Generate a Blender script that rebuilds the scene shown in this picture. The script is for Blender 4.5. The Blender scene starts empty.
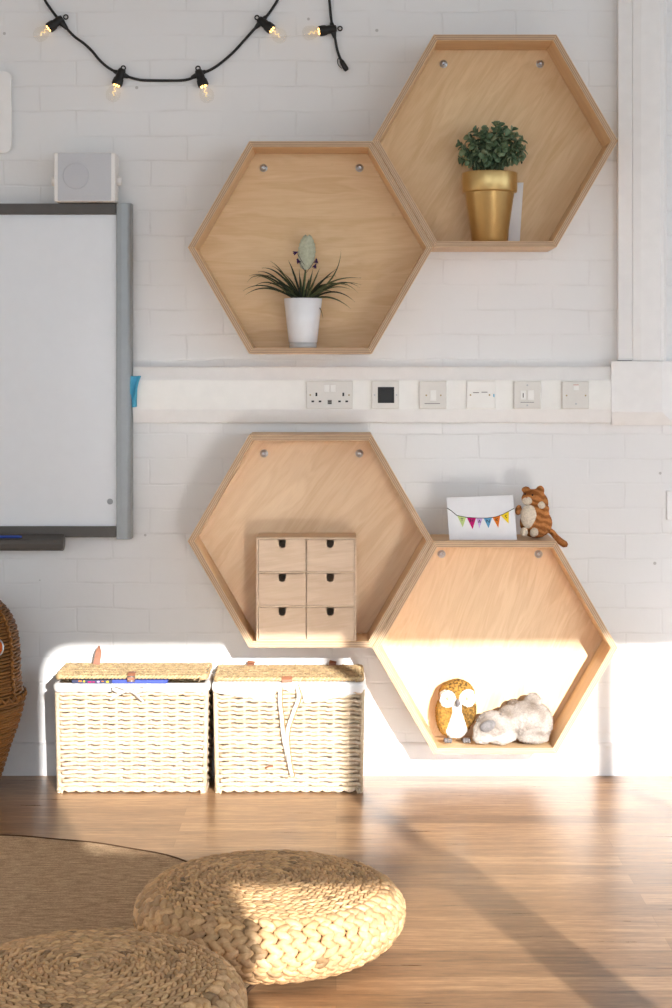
import bpy, bmesh, math, random
from mathutils import Vector, Matrix, Euler, noise
random.seed(7)
PI = math.pi
sc = bpy.context.scene
COL = sc.collection

# ------------------------------------------------------------------ camera frame
D, H, S0, PX0, PY0 = 5.2, 1.2615, 325.0, 336.0, 365.0     # camera distance and height; scale of the wall plane in the photograph
def sc_at(d): return S0 * D / (D - d)
def P(px, py, d):
    s = sc_at(d)
    return Vector(((px - PX0) / s, -d, H - (py - PY0) / s))
def PX(px, d): return (px - PX0) / sc_at(d)
def PZ(py, d): return H - (py - PY0) / sc_at(d)

# ------------------------------------------------------------------ mesh builder
class MB:
    def __init__(self):
        self.v, self.f, self.m, self.s, self.c = [], [], [], [], []
        self.mat, self.smooth, self.col = 0, False, (1, 1, 1)
    def add(self, vs, fs):
        b = len(self.v)
        self.v += [Vector(x) for x in vs]
        self.c += [self.col] * len(vs)
        for f in fs:
            self.f.append([b + i for i in f]); self.m.append(self.mat); self.s.append(self.smooth)
    def box(self, lo, hi, M=None):
        x0, y0, z0 = lo; x1, y1, z1 = hi
        vs = [Vector(p) for p in ((x0,y0,z0),(x1,y0,z0),(x1,y1,z0),(x0,y1,z0),(x0,y0,z1),(x1,y0,z1),(x1,y1,z1),(x0,y1,z1))]
        if M: vs = [M @ p for p in vs]
        self.add(vs, [(0,3,2,1),(4,5,6,7),(0,1,5,4),(1,2,6,5),(2,3,7,6),(3,0,4,7)])
    def cbox(self, c, size, M=None):
        h = [s / 2 for s in size]
        T = Matrix.Translation(c) @ (M or Matrix())
        self.box((-h[0],-h[1],-h[2]), (h[0],h[1],h[2]), T)
    def prism(self, poly, y0, y1):            # poly in (x, z), extruded along y
        n = len(poly)
        vs = [(x, y0, z) for x, z in poly] + [(x, y1, z) for x, z in poly]
        fs = [list(range(n)), list(range(2*n-1, n-1, -1))] + [(i, i+n, (i+1) % n + n, (i+1) % n) for i in range(n)]
        self.add(vs, fs)
    def prism_axis(self, poly, a0, a1, f):    # poly (u,v) swept from a0 to a1, f(u,v,a) -> point
        n = len(poly)
        vs = [f(u, v, a0) for u, v in poly] + [f(u, v, a1) for u, v in poly]
        fs = [list(range(n)), list(range(2*n-1, n-1, -1))] + [(i, i+n, (i+1) % n + n, (i+1) % n) for i in range(n)]
        self.add(vs, fs)
    def tube(self, pts, r, n=8, closed=False, cap=True):
        pts = [Vector(p) for p in pts]; k = len(pts)
        rs = r if isinstance(r, (list, tuple)) else [r] * k
        vs = []; up = None
        for i in range(k):
            a = pts[(i-1) % k] if (i > 0 or closed) else pts[i]
            b = pts[(i+1) % k] if (i < k-1 or closed) else pts[i]
            t = (b - a)
            t = t.normalized() if t.length > 1e-9 else Vector((0,0,1))
            if up is None:
                up = Vector((0,0,1)) if abs(t.z) < .9 else Vector((1,0,0))
            u = (up - t * up.dot(t))
            if u.length < 1e-6: u = t.orthogonal()
            u.normalize(); w = t.cross(u); up = u
            for j in range(n):
                q = 2*PI*j/n
                vs.append(pts[i] + (u*math.cos(q) + w*math.sin(q)) * rs[i])
        fs = []
        for i in range(k if closed else k-1):
            i2 = (i+1) % k
            for j in range(n):
                fs.append((i*n+j, i*n+(j+1) % n, i2*n+(j+1) % n, i2*n+j))
        if cap and not closed:
            fs += [list(range(n-1, -1, -1)), [(k-1)*n + j for j in range(n)]]
        self.add(vs, fs)
    def lathe(self, prof, n=32, M=None, caps=True):   # prof (r,z)
        vs, fs, k = [], [], len(prof)
        for r, z in prof:
            for j in range(n):
                q = 2*PI*j/n
                p = Vector((max(r, 1e-5)*math.cos(q), max(r, 1e-5)*math.sin(q), z))
                vs.append(M @ p if M else p)
        for i in range(k-1):
            for j in range(n):
                fs.append((i*n+j, i*n+(j+1) % n, (i+1)*n+(j+1) % n, (i+1)*n+j))
        if caps:
            fs += [list(range(n-1, -1, -1)), [(k-1)*n+j for j in range(n)]]
        self.add(vs, fs)
    def ell(self, c, r, M=None, nu=12, nv=8):
        prof = [(math.sin(PI*i/nv), -math.cos(PI*i/nv)) for i in range(nv+1)]
        T = Matrix.Translation(c) @ (M or Matrix()) @ Matrix.Diagonal((r[0], r[1], r[2], 1))
        self.lathe(prof[0:1] and [(max(a, .02), b) for a, b in prof], nu, T)
    def grid(self, f, nu, nv):
        vs = [f(i/nu, j/nv) for j in range(nv+1) for i in range(nu+1)]
        fs = [(j*(nu+1)+i, j*(nu+1)+i+1, (j+1)*(nu+1)+i+1, (j+1)*(nu+1)+i) for j in range(nv) for i in range(nu)]
        self.add(vs, fs)
    def build(self, name, mats, root=None, bevel=0, frame=None, recalc=True, seg=2):
        if not isinstance(mats, (list, tuple)): mats = [mats]
        inv = None
        vs = self.v
        if frame is not None:
            inv = frame.inverted(); vs = [inv @ p for p in vs]
        elif root is not None:
            L = world_loc(root); vs = [p - L for p in vs]
        me = bpy.data.meshes.new(name)
        me.from_pydata([tuple(p) for p in vs], [], self.f)
        for m in mats: me.materials.append(m)
        me.polygons.foreach_set('material_index', self.m)
        me.polygons.foreach_set('use_smooth', self.s)
        if any(c != (1,1,1) for c in self.c):
            at = me.color_attributes.new('Col', 'FLOAT_COLOR', 'POINT')
            at.data.foreach_set('color', [x for c in self.c for x in (*c, 1)])
        if recalc:
            bm = bmesh.new(); bm.from_mesh(me)
            bmesh.ops.recalc_face_normals(bm, faces=bm.faces[:]); bm.to_mesh(me); bm.free()
        me.update()
        o = bpy.data.objects.new(name, me); COL.objects.link(o)
        if root is not None: o.parent = root
        if frame is not None:
            o.matrix_local = (Matrix.Translation(-world_loc(root)) if root is not None else Matrix()) @ frame
        elif root is None and False: pass
        if bevel:
            b = o.modifiers.new('bevel', 'BEVEL'); b.width = bevel; b.segments = seg; b.limit_method = 'ANGLE'; b.angle_limit = .6
            b.harden_normals = False
        return o

def world_loc(o):
    L = Vector(o.location)
    p = o.parent
    while p is not None:
        L = L + p.location; p = p.parent
    return L

def tag(o, label, cat, group=None):
    o['label'] = label; o['category'] = cat
    if group: o['group'] = group
    return o
def thing(name, label, cat, loc, group=None):
    o = bpy.data.objects.new(name, None); COL.objects.link(o)
    o.location = loc; o.empty_display_size = .05
    return tag(o, label, cat, group)
def struct(o): o['kind'] = 'structure'; return o
def copy_tree(o, parent=None):
    c = o.copy(); COL.objects.link(c); c.parent = parent
    for ch in list(o.children): copy_tree(ch, c)
    return c

# ------------------------------------------------------------------ materials
def srgb(r, g, b):
    f = lambda x: (x/255)/12.92 if x/255 <= .04045 else ((x/255+.055)/1.055)**2.4
    return (f(r), f(g), f(b), 1)
class NT:
    def __init__(self, name):
        self.m = bpy.data.materials.new(name); self.m.use_nodes = True
        self.t = self.m.node_tree; self.b = self.t.nodes['Principled BSDF']
    def n(self, typ, **kw):
        x = self.t.nodes.new(typ)
        for k, v in kw.items():
            if k.startswith('i_'):
                x.inputs[k[2:].replace('_', ' ')].default_value = v
            else: setattr(x, k, v)
        return x
    def l(self, a, b): self.t.links.new(a, b)
    def coord(self, scale=(1,1,1), rot=(0,0,0), out='Object'):
        tc = self.n('ShaderNodeTexCoord'); mp = self.n('ShaderNodeMapping')
        mp.inputs['Scale'].default_value = scale; mp.inputs['Rotation'].default_value = rot
        self.l(tc.outputs[out], mp.inputs['Vector']); return mp.outputs[0]
    def noise(self, vec, scale, detail=3, rough=.55, dist=0):
        x = self.n('ShaderNodeTexNoise'); x.inputs['Scale'].default_value = scale
        x.inputs['Detail'].default_value = detail; x.inputs['Roughness'].default_value = rough; x.inputs['Distortion'].default_value = dist
        self.l(vec, x.inputs['Vector']); return x.outputs['Fac']
    def ramp(self, fac, stops):
        r = self.n('ShaderNodeValToRGB'); e = r.color_ramp.elements
        while len(e) < len(stops): e.new(.5)
        for q, (p, c) in zip(e, stops):
            q.position = p; q.color = c if len(c) == 4 else (*c, 1)
        self.l(fac, r.inputs[0]); return r.outputs[0]
    def mix(self, fac, a, b, mode='MIX'):
        x = self.n('ShaderNodeMix', data_type='RGBA', blend_type=mode)
        for s, v in ((x.inputs[0], fac), (x.inputs[6], a), (x.inputs[7], b)):
            if hasattr(v, 'links'): self.l(v, s)
            else: s.default_value = v
        return x.outputs[2]
    def math(self, op, a, b=0.0, clamp=False):
        x = self.n('ShaderNodeMath', operation=op, use_clamp=clamp)
        for s, v in ((x.inputs[0], a), (x.inputs[1], b)):
            if hasattr(v, 'links'): self.l(v, s)
            else: s.default_value = v
        return x.outputs[0]
    def bump(self, h, strength=.3, dist=.01):
        x = self.n('ShaderNodeBump'); x.inputs['Strength'].default_value = strength; x.inputs['Distance'].default_value = dist
        self.l(h, x.inputs['Height']); self.l(x.outputs[0], self.b.inputs['Normal'])
    def color(self, c):
        if hasattr(c, 'links'): self.l(c, self.b.inputs['Base Color'])
        else: self.b.inputs['Base Color'].default_value = c
    def set(self, rough=.5, spec=.5, metal=0, sheen=0):
        self.b.inputs['Roughness'].default_value = rough
        self.b.inputs['Specular IOR Level'].default_value = spec
        self.b.inputs['Metallic'].default_value = metal
        if sheen: self.b.inputs['Sheen Weight'].default_value = sheen
        return self.m

def plain(name, c, rough=.5, spec=.4, metal=0, var=.06, vscale=25, bump=0):
    k = NT(name); v = k.coord()
    f = k.noise(v, vscale, 3)
    lo = tuple(x*(1-var) for x in c[:3]); hi = tuple(min(1, x*(1+var)) for x in c[:3])
    k.color(k.ramp(f, [(.3, lo), (.7, hi)]))
    if bump: k.bump(k.noise(v, vscale*12, 2), bump, .002)
    return k.set(rough, spec, metal)

def brick_paint():
    k = NT('white_painted_brick')
    tc = k.n('ShaderNodeTexCoord'); sp = k.n('ShaderNodeSeparateXYZ'); cb = k.n('ShaderNodeCombineXYZ')
    k.l(tc.outputs['Object'], sp.inputs[0])
    k.l(sp.outputs['X'], cb.inputs['X']); k.l(k.math('ADD', sp.outputs['Z'], .012), cb.inputs['Y'])
    nz = k.n('ShaderNodeTexNoise'); nz.inputs['Scale'].default_value = 6; nz.inputs['Detail'].default_value = 4
    k.l(tc.outputs['Object'], nz.inputs['Vector'])
    vm = k.n('ShaderNodeVectorMath', operation='MULTIPLY_ADD')
    k.l(nz.outputs['Color'], vm.inputs[0]); vm.inputs[1].default_value = (.022, .020, .0); k.l(cb.outputs[0], vm.inputs[2])
    br = k.n('ShaderNodeTexBrick')
    br.inputs['Scale'].default_value = 1; br.inputs['Mortar Size'].default_value = .0045; br.inputs['Mortar Smooth'].default_value = .9
    br.inputs['Brick Width'].default_value = .225; br.inputs['Row Height'].default_value = .0765
    br.inputs['Color1'].default_value = (1,1,1,1); br.inputs['Color2'].default_value = (.96,.96,.96,1); br.inputs['Mortar'].default_value = (0,0,0,1)
    k.l(vm.outputs[0], br.inputs['Vector'])
    fill = k.noise(tc.outputs['Object'], 5, 4)
    keep = k.ramp(fill, [(.38, (.02,.02,.02)), (.66, (1,1,1))])           # paint has filled the joints here and there
    groove = k.math('MULTIPLY', br.outputs['Fac'], keep)
    base = k.mix(k.noise(tc.outputs['Object'], 3, 4), srgb(226,226,225), srgb(234,234,234))
    c = k.mix(k.math('MULTIPLY', groove, .15), base, srgb(178,174,168))
    vo = k.n('ShaderNodeTexVoronoi'); vo.inputs['Scale'].default_value = 7; k.l(tc.outputs['Object'], vo.inputs['Vector'])
    spot = k.math('LESS_THAN', vo.outputs['Distance'], .035)
    c = k.mix(k.math('MULTIPLY', spot, .45), c, srgb(120,112,104))
    k.color(c)
    fine = k.noise(tc.outputs['Object'], 60, 4)
    lump = k.noise(tc.outputs['Object'], 14, 3)
    h = k.math('SUBTRACT', k.math('ADD', k.math('MULTIPLY', fine, .12), k.math('MULTIPLY', lump, .35)), k.math('MULTIPLY', groove, 1.0))
    k.bump(h, .30, .006)
    return k.set(.55, .3)

def plywood(name, rot=(0,0,0), c1=srgb(206,170,124), c2=srgb(227,197,154), cath=False, off=0):
    k = NT(name)
    tc = k.n('ShaderNodeTexCoord'); mp = k.n('ShaderNodeMapping'); k.l(tc.outputs['Object'], mp.inputs['Vector'])
    mp.inputs['Rotation'].default_value = rot; mp.inputs['Location'].default_value = (off, off*.7, off*1.3)
    mp2 = k.n('ShaderNodeMapping'); k.l(mp.outputs[0], mp2.inputs['Vector']); mp2.inputs['Scale'].default_value = (1.6, 6, 9)
    w = k.noise(mp2.outputs[0], 1.6, 4, .5, 1.2 if cath else .5)
    rings = k.math('SINE', k.math('MULTIPLY', w, 42))
    mp3 = k.n('ShaderNodeMapping'); k.l(mp.outputs[0], mp3.inputs['Vector']); mp3.inputs['Scale'].default_value = (6, 60, 120)
    g = k.noise(mp3.outputs[0], 2, 3)
    f = k.math('ADD', k.math('MULTIPLY', rings, .06), k.math('ADD', k.math('MULTIPLY', w, .55), k.math('MULTIPLY', g, .28)))
    c = k.ramp(f, [(.22, c1), (.62, c2)])
    vo = k.n('ShaderNodeTexVoronoi'); vo.inputs['Scale'].default_value = 4.2; k.l(mp.outputs[0], vo.inputs['Vector'])
    kn = k.ramp(vo.outputs['Distance'], [(.0, (1,1,1)), (.045, (0,0,0))])
    c = k.mix(k.math('MULTIPLY', kn, .35), c, srgb(150,105,62))
    k.color(c); k.bump(g, .05, .001)
    return k.set(.42, .35)

def ply_edge():
    k = NT('birch_plywood_edge')
    tc = k.n('ShaderNodeTexCoord'); sp = k.n('ShaderNodeSeparateXYZ'); k.l(tc.outputs['Object'], sp.inputs[0])
    z = k.math('MULTIPLY', sp.outputs['Z'], 2*PI/.0052)
    s = k.math('ADD', k.math('MULTIPLY', k.math('SINE', z), .5), .5)
    v = k.coord((8, 60, 200)); g = k.noise(v, 4, 3)
    f = k.math('ADD', k.math('MULTIPLY', s, .6), k.math('MULTIPLY', g, .4))
    k.color(k.ramp(f, [(.2, srgb(157,127,99)), (.8, srgb(204,175,144))]))
    return k.set(.55, .3)

def floor_wood():
    k = NT('oak_strip_floor')
    v = k.coord()
    br = k.n('ShaderNodeTexBrick'); br.inputs['Scale'].default_value = 1
    br.inputs['Brick Width'].default_value = 1.15; br.inputs['Row Height'].default_value = .078
    br.inputs['Mortar Size'].default_value = .0006; br.inputs['Mortar Smooth'].default_value = .2; br.offset = .37
    br.inputs['Color1'].default_value = (0,0,0,1); br.inputs['Color2'].default_value = (1,1,1,1); br.inputs['Mortar'].default_value = (.5,.5,.5,1)
    k.l(v, br.inputs['Vector'])
    v2 = k.coord((1.6, 20, 1)); g = k.noise(v2, 2.6, 5, .62, .4)
    v3 = k.coord((7, 42, 1)); g2 = k.noise(v3, 2.0, 4, .75)
    blot = k.noise(k.coord((1.2,1.2,1)), 2.2, 4)
    f = k.math('ADD', k.math('MULTIPLY', g, .5), k.math('ADD', k.math('MULTIPLY', g2, .36), k.math('MULTIPLY', br.outputs['Color'], .12)))
    c = k.ramp(f, [(.34, srgb(88,62,40)), (.5, srgb(145,110,78)), (.64, srgb(188,152,114))])
    c = k.mix(k.math('MULTIPLY', blot, .30), c, srgb(166,134,104))
    c = k.mix(k.math('MULTIPLY', br.outputs['Fac'], .45), c, srgb(80,55,38))
    k.color(c)
    r = k.ramp(g, [(.3, (.27,.27,.27)), (.7, (.34,.34,.34))]); k.l(r, k.b.inputs['Roughness'])
    k.bump(k.math('SUBTRACT', k.math('MULTIPLY', g2, .3), br.outputs['Fac']), .06, .002)
    k.b.inputs['Specular IOR Level'].default_value = .5
    return k.m

def fibre(name, lo, hi, rough=.6, scale=160, sheen=0):
    k = NT(name)
    a = k.n('ShaderNodeAttribute', attribute_name='Col')
    v = k.coord((1,1,1)); g = k.noise(v, scale, 3)
    c = k.mix(k.math('MULTIPLY', g, 1.0), lo, hi)
    k.color(k.mix(1.0, c, a.outputs['Color'], 'MULTIPLY'))
    k.bump(g, .2, .002)
    return k.set(rough, .3, 0, sheen)
def attr_mat(name, rough=.9, spec=.1, scale=120, var=.25, bump=.4):
    k = NT(name); a = k.n('ShaderNodeAttribute', attribute_name='Col')
    v = k.coord(); g = k.noise(v, scale, 3)
    c = k.mix(1.0, a.outputs['Color'], k.ramp(g, [(.25, (1-var,)*3), (.75, (1+var*.3,)*3)]), 'MULTIPLY')
    k.color(c); k.bump(g, bump, .003)
    return k.set(rough, spec)
def rug_mat():
    k = NT('tan_woven_wool')
    g = k.noise(k.coord((9, 46, 1)), 2.4, 5, .7)
    b = k.noise(k.coord((1,1,1)), 380, 2)
    f = k.math('ADD', k.math('MULTIPLY', g, .6), k.math('MULTIPLY', b, .4))
    k.color(k.ramp(f, [(.34, srgb(126,100,74)), (.66, srgb(222,192,156))]))
    k.bump(f, .8, .006)
    return k.set(.95, .1)
def glass_bulb():
    m = bpy.data.materials.new('clear_bulb_glass'); m.use_nodes = True; t = m.node_tree; t.nodes.clear()
    o = t.nodes.new('ShaderNodeOutputMaterial'); tr = t.nodes.new('ShaderNodeBsdfTransparent'); gl = t.nodes.new('ShaderNodeBsdfGlossy')
    gl.inputs['Roughness'].default_value = .05; mx = t.nodes.new('ShaderNodeMixShader'); fr = t.nodes.new('ShaderNodeLayerWeight'); fr.inputs[0].default_value = .25
    mu = t.nodes.new('ShaderNodeMath'); mu.operation = 'MULTIPLY_ADD'; mu.inputs[1].default_value = .16; mu.inputs[2].default_value = .02
    tr.inputs[0].default_value = (.99, .985, .97, 1)
    t.links.new(fr.outputs['Facing'], mu.inputs[0]); t.links.new(mu.outputs[0], mx.inputs[0])
    t.links.new(tr.outputs[0], mx.inputs[1]); t.links.new(gl.outputs[0], mx.inputs[2]); t.links.new(mx.outputs[0], o.inputs[0])
    return m
def emitter(name, c, s):
    k = NT(name); k.b.inputs['Base Color'].default_value = c
    k.b.inputs['Emission Color'].default_value = c; k.b.inputs['Emission Strength'].default_value = s
    return k.m

M = dict(
    wall=brick_paint(), floor=floor_wood(),
    plaster=plain('white_plaster', srgb(232,230,226), .8, .2),
    tile=plain('grey_white_ceiling_tile', srgb(196,188,178), .9, .1),
    skirt=plain('white_gloss_paint', srgb(228,228,228), .35, .4, var=.02),
    pvc=plain('white_upvc', srgb(238,237,235), .38, .4, var=.02),
    plate=plain('white_socket_plastic', srgb(222,219,212), .32, .45, var=.02),
    plate2=plain('bright_white_plastic', srgb(240,239,234), .35, .4, var=.02),
    grey=plain('grey_label_plastic', srgb(120,118,114), .5),
    screw=plain('brass_screw', srgb(170,150,110), .35, .5, .8),
    steel=plain('zinc_plated_steel', srgb(185,188,190), .28, .5, .9),
    black=plain('black_rubber', srgb(30,29,28), .5, .4, var=.1),
    void=plain('black_plastic_and_gap_shade', srgb(22,22,22), .5, .4),
    alu=plain('grey_satin_aluminium', srgb(150,154,155), .42, .4, .35, var=.03),
    dark=plain('charcoal_plastic', srgb(84,80,76), .5, .4, var=.05),
    board=plain('white_dry_wipe_surface', srgb(226,229,232), .3, .4, var=.01),
    speaker=plain('white_speaker_plastic', srgb(235,233,230), .45, .4, var=.02),
    grille=plain('pale_grey_mesh', srgb(200,202,206), .6, .3, var=.1, vscale=900, bump=.3),
    plyUL=plywood('birch_plywood_level_grain', (0,0,0)),
    plyUR=plywood('birch_plywood_steep_grain', (0,math.radians(58),0), off=3.1),
    plyLL=plywood('birch_plywood_slanted_grain', (0,math.radians(52),0), srgb(214,180,140), srgb(234,207,172), off=5.3),
    plyLR=plywood('birch_plywood_figured_grain', (0,math.radians(70),0), srgb(214,178,136), srgb(236,206,168), True, off=8.8),
    plyB=plywood('birch_plywood_board', (0,0,0), srgb(208,170,126), srgb(231,199,158), off=1.7),
    edge=ply_edge(),
    chest=plywood('pale_birch_veneer', (0,math.radians(8),0), srgb(206,176,144), srgb(226,200,172), off=2.2),
    gold=plain('gold_paint', srgb(204,174,116), .36, .5, .8, var=.05),
    soil=plain('dark_soil', srgb(46,36,28), .95, .1, var=.4, vscale=120, bump=.8),
    leaf=attr_mat('succulent_leaf', .55, .3, 60, .2, .1),
    blade=attr_mat('grassy_leaf', .5, .35, 60, .2, .1),
    bract=plain('pale_green_bract', srgb(182,184,160), .7, .2, var=.15, vscale=120, bump=.5),
    purple=plain('violet_petal', srgb(58,36,72), .7, .2, var=.2),
    ceramic=plain('white_glazed_ceramic', srgb(232,233,236), .25, .5, var=.02),
    clear=plain('frosted_pot_foot', srgb(200,200,200), .15, .6, var=.03),
    card=plain('white_card', srgb(232,232,234), .75, .2, var=.02),
    ink=plain('black_ink', srgb(34,34,36), .7, .2),
    willow=fibre('peeled_willow', srgb(178,152,122), srgb(224,208,186), .5),
    lidw=fibre('golden_seagrass', srgb(154,128,90), srgb(202,178,140), .6),
    linen=plain('white_cotton_lining', srgb(238,237,235), .9, .1, var=.03, bump=.2),
    tape=plain('cream_cotton_tape', srgb(206,202,194), .9, .1, var=.04),
    hem=plain('tan_cotton_hem', srgb(164,128,90), .9, .1),
    leather=plain('brown_leather', srgb(140,92,68), .5, .4, var=.15),
    bookblue=plain('blue_printed_board', srgb(66,82,160), .4, .4, var=.15),
    booknavy=plain('navy_printed_board', srgb(58,62,90), .4, .4, var=.2),
    wicker=fibre('brown_wicker', srgb(96,60,26), srgb(160,110,56), .45),
    orange=plain('orange_disc', srgb(214,104,30), .5, .4),
    banana=fibre('braided_banana_fibre', srgb(172,126,80), srgb(230,196,152), .6, 110),
    core=plain('dark_fibre_core', srgb(110,82,52), .9, .1, var=.3),
    rug=rug_mat(), rugedge=plain('dark_rug_binding', srgb(84,62,46), .95, .1, var=.2),
    fur=attr_mat('plush_fur', .95, .1, 220, .3, .5),
    bead=plain('black_bead', srgb(20,18,18), .15, .6),
    nosegrey=plain('grey_plush_nose', srgb(116,112,112), .8, .2, var=.2, vscale=120, bump=.4),
    glass=glass_bulb(), led=emitter('warm_led', (1, .58, .18, 1), 4), glow=emitter('warm_filament', (1, .70, .32, 1), .9),
    blue_cloth=plain('turquoise_cloth', srgb(92,176,206), .9, .1, var=.15),
    pen=plain('blue_pen_plastic', srgb(32,66,150), .35, .5),
    smudge=plain('grey_smudge', srgb(160,164,168), .5),
    neon=plain('red_plastic', srgb(196,110,88), .4),
)
for nm, c in (('lime', (196,214,140)), ('magenta', (196,26,110)), ('lilac', (206,176,222)), ('sky', (98,160,200)), ('tang', (238,128,40)), ('sun', (246,214,40))):
    M[nm] = plain('printed_' + nm, srgb(*c), .75, .2, var=.05)

# ------------------------------------------------------------------ the room
RX0, RX1, RY, RZ = -3.0, 5.4, -7.0, 3.0
def slab(name, lo, hi, mat):
    b = MB(); b.box(lo, hi); return struct(b.build(name, mat))
slab('floor', (RX0-.2, RY-.2, -.1), (RX1+.2, .2, 0), M['floor'])
slab('ceiling', (RX0-.2, RY-.2, RZ), (RX1+.2, .2, RZ+.1), M['tile'])
slab('wall_front', (RX0-.2, 0, 0), (RX1+.2, .2, RZ), M['wall'])
slab('wall_left', (RX0-.2, RY, 0), (RX0, 0, RZ), M['plaster'])

AX, AZ = .308, .324                                  # the sun's drift per metre towards the wall
WX = lambda X0: X0 - AX*RY                           # window x whose light lands at X0 on the front wall
FY = RY - .06                                        # outer face of the window frames
zhead = .392 - AZ*FY; zsill = .85; zwall = zhead + .07
wx0, wx1 = WX(-.898), RX1 - .25
vx0, vx1 = RX0 + .25, WX(-1.42)
b = MB()
b.box((RX0-.2, RY-.2, 0), (vx0, RY, RZ)); b.box((vx1, RY-.2, 0), (wx0-.03, RY, RZ)); b.box((wx1, RY-.2, 0), (RX1+.2, RY, RZ))
for a, c in ((vx0, vx1), (wx0-.03, wx1)):
    b.box((a, RY-.2, 0), (c, RY, zsill)); b.box((a, RY-.2, zwall), (c, RY, RZ))
struct(b.build('wall_back', M['plaster']))
def wroot(name, x):
    w = bpy.data.objects.new(name, None); COL.objects.link(w); w.location = (x, RY, zsill); return struct(w)
w = wroot('window_1', wx0)
b = MB()
zt0, zt1 = AZ*(-FY-1.14), AZ*(-FY-.885)
b.box((wx0-.03, FY, zsill), (wx0, RY, zwall)); b.box((wx0, FY, zhead), (wx1, RY, zwall))
b.box((wx0, FY, zsill), (WX(-.735), RY, zt1))
b.box((WX(-.735), FY, zt0), (WX(-.05), RY, zt1))
X0 = .0
while WX(X0) < wx1:
    b.box((WX(X0-.024), FY, zt1), (WX(X0+.024), RY, zhead))
    b.box((WX(X0-.055), FY, zsill), (WX(X0+.055), RY, zt1))
    X0 += .834
r = .11                                              # rounded upper corner of the opening
arc = [(wx0, zhead)] + [(wx0 + r - r*math.sin(q), zhead - r + r*math.cos(q)) for q in [i*PI/16 for i in range(9)]]
for k in range(8): b.prism([arc[0], arc[1+k], arc[2+k]], FY, RY)
struct(b.build('window_frame', M['skirt'], w))
w = wroot('added_fill_window', vx0)  # unseen second window, added for more sky light and floor bounce
b = MB(); b.box((vx0, FY, zhead), (vx1, RY, zwall))
for k in range(5):
    x = vx0 + (vx1-vx0-.05)*k/4; b.box((x, FY, zsill), (x+.05, RY, zhead))
struct(b.build('window_frame', M['skirt'], w))
# unseen right wall; its two tall openings are added to let in sky light
b = MB()
ys = [RY, -6.2, -4.3, -3.7, -1.8, 0]
b.box((RX1, RY, 0), (RX1+.2, 0, .6)); b.box((RX1, RY, 2.7), (RX1+.2, 0, RZ))
for a, c in ((RY, -6.2), (-4.3, -3.7), (-1.8, 0)): b.box((RX1, a, .6), (RX1+.2, c, 2.7))
struct(b.build('wall_right', M['plaster']))

b = MB()
b.prism_axis([(0,0), (.012,0), (.012,.094), (.008,.1), (0,.1)], RX0, RX1, lambda u, v, a: (a, -u-.0005, v+.0005))
struct(b.build('baseboard_front', M['skirt']))

# ------------------------------------------------------------------ light
def look(o, d): o.rotation_euler = Vector(d).to_track_quat('-Z', 'Y').to_euler()
L = bpy.data.lights.new('sun', 'SUN'); L.energy = 7.8; L.angle = math.radians(.32); L.color = (1, .965, .92)
so = bpy.data.objects.new('sun', L); COL.objects.link(so); look(so, (-AX, 1, -AZ)); so.location = (4, -9, 5)
W = bpy.data.worlds.new('sky'); sc.world = W; W.use_nodes = True
bg = W.node_tree.nodes['Background']; bg.inputs[0].default_value = (.74, .87, 1.0, 1); bg.inputs[1].default_value = 3.1
def portal(name, loc, d, sx, sy):
    L = bpy.data.lights.new(name, 'AREA'); L.shape = 'RECTANGLE'; L.size = sx; L.size_y = sy; L.cycles.is_portal = True
    o = bpy.data.objects.new(name, L); COL.objects.link(o); o.location = loc; look(o, d)
portal('added_window_portal_pier', ((vx0+vx1)/2, RY-.1, (zsill+zhead)/2), (0, 1, 0), vx1-vx0, zhead-zsill)  # sky portal of the added second window
portal('window_daylight_back', ((wx0+wx1)/2, RY-.1, (zsill+zhead)/2), (0, 1, 0), wx1-wx0, zhead-zsill)
portal('added_window_portal_side', (RX1+.1, -5.25, 1.65), (-1, 0, 0), 1.9, 2.1)  # sky portals of the openings added in the right wall
portal('added_window_portal_side_two', (RX1+.1, -2.75, 1.65), (-1, 0, 0), 1.9, 2.1)

cam = bpy.data.cameras.new('camera'); co = bpy.data.objects.new('camera', cam); COL.objects.link(co); sc.camera = co
co.location = (0, -D, H); co.rotation_euler = (PI/2, 0, 0)
cam.sensor_fit = 'HORIZONTAL'; cam.sensor_width = 36; cam.lens = S0*D/672*36
cam.shift_x = 0; cam.shift_y = -(504-PY0)/672
sc.view_settings.view_transform = 'Standard'; sc.view_settings.look = 'None'; sc.view_settings.gamma = 1
sc.view_settings.use_curve_mapping = False; sc.view_settings.exposure = 0.26
cy = sc.cycles
cy.max_bounces = 10; cy.diffuse_bounces = 6; cy.glossy_bounces = 4; cy.sample_clamp_indirect = 40; cy.use_denoising = True
cy.blur_glossy = 0

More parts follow.
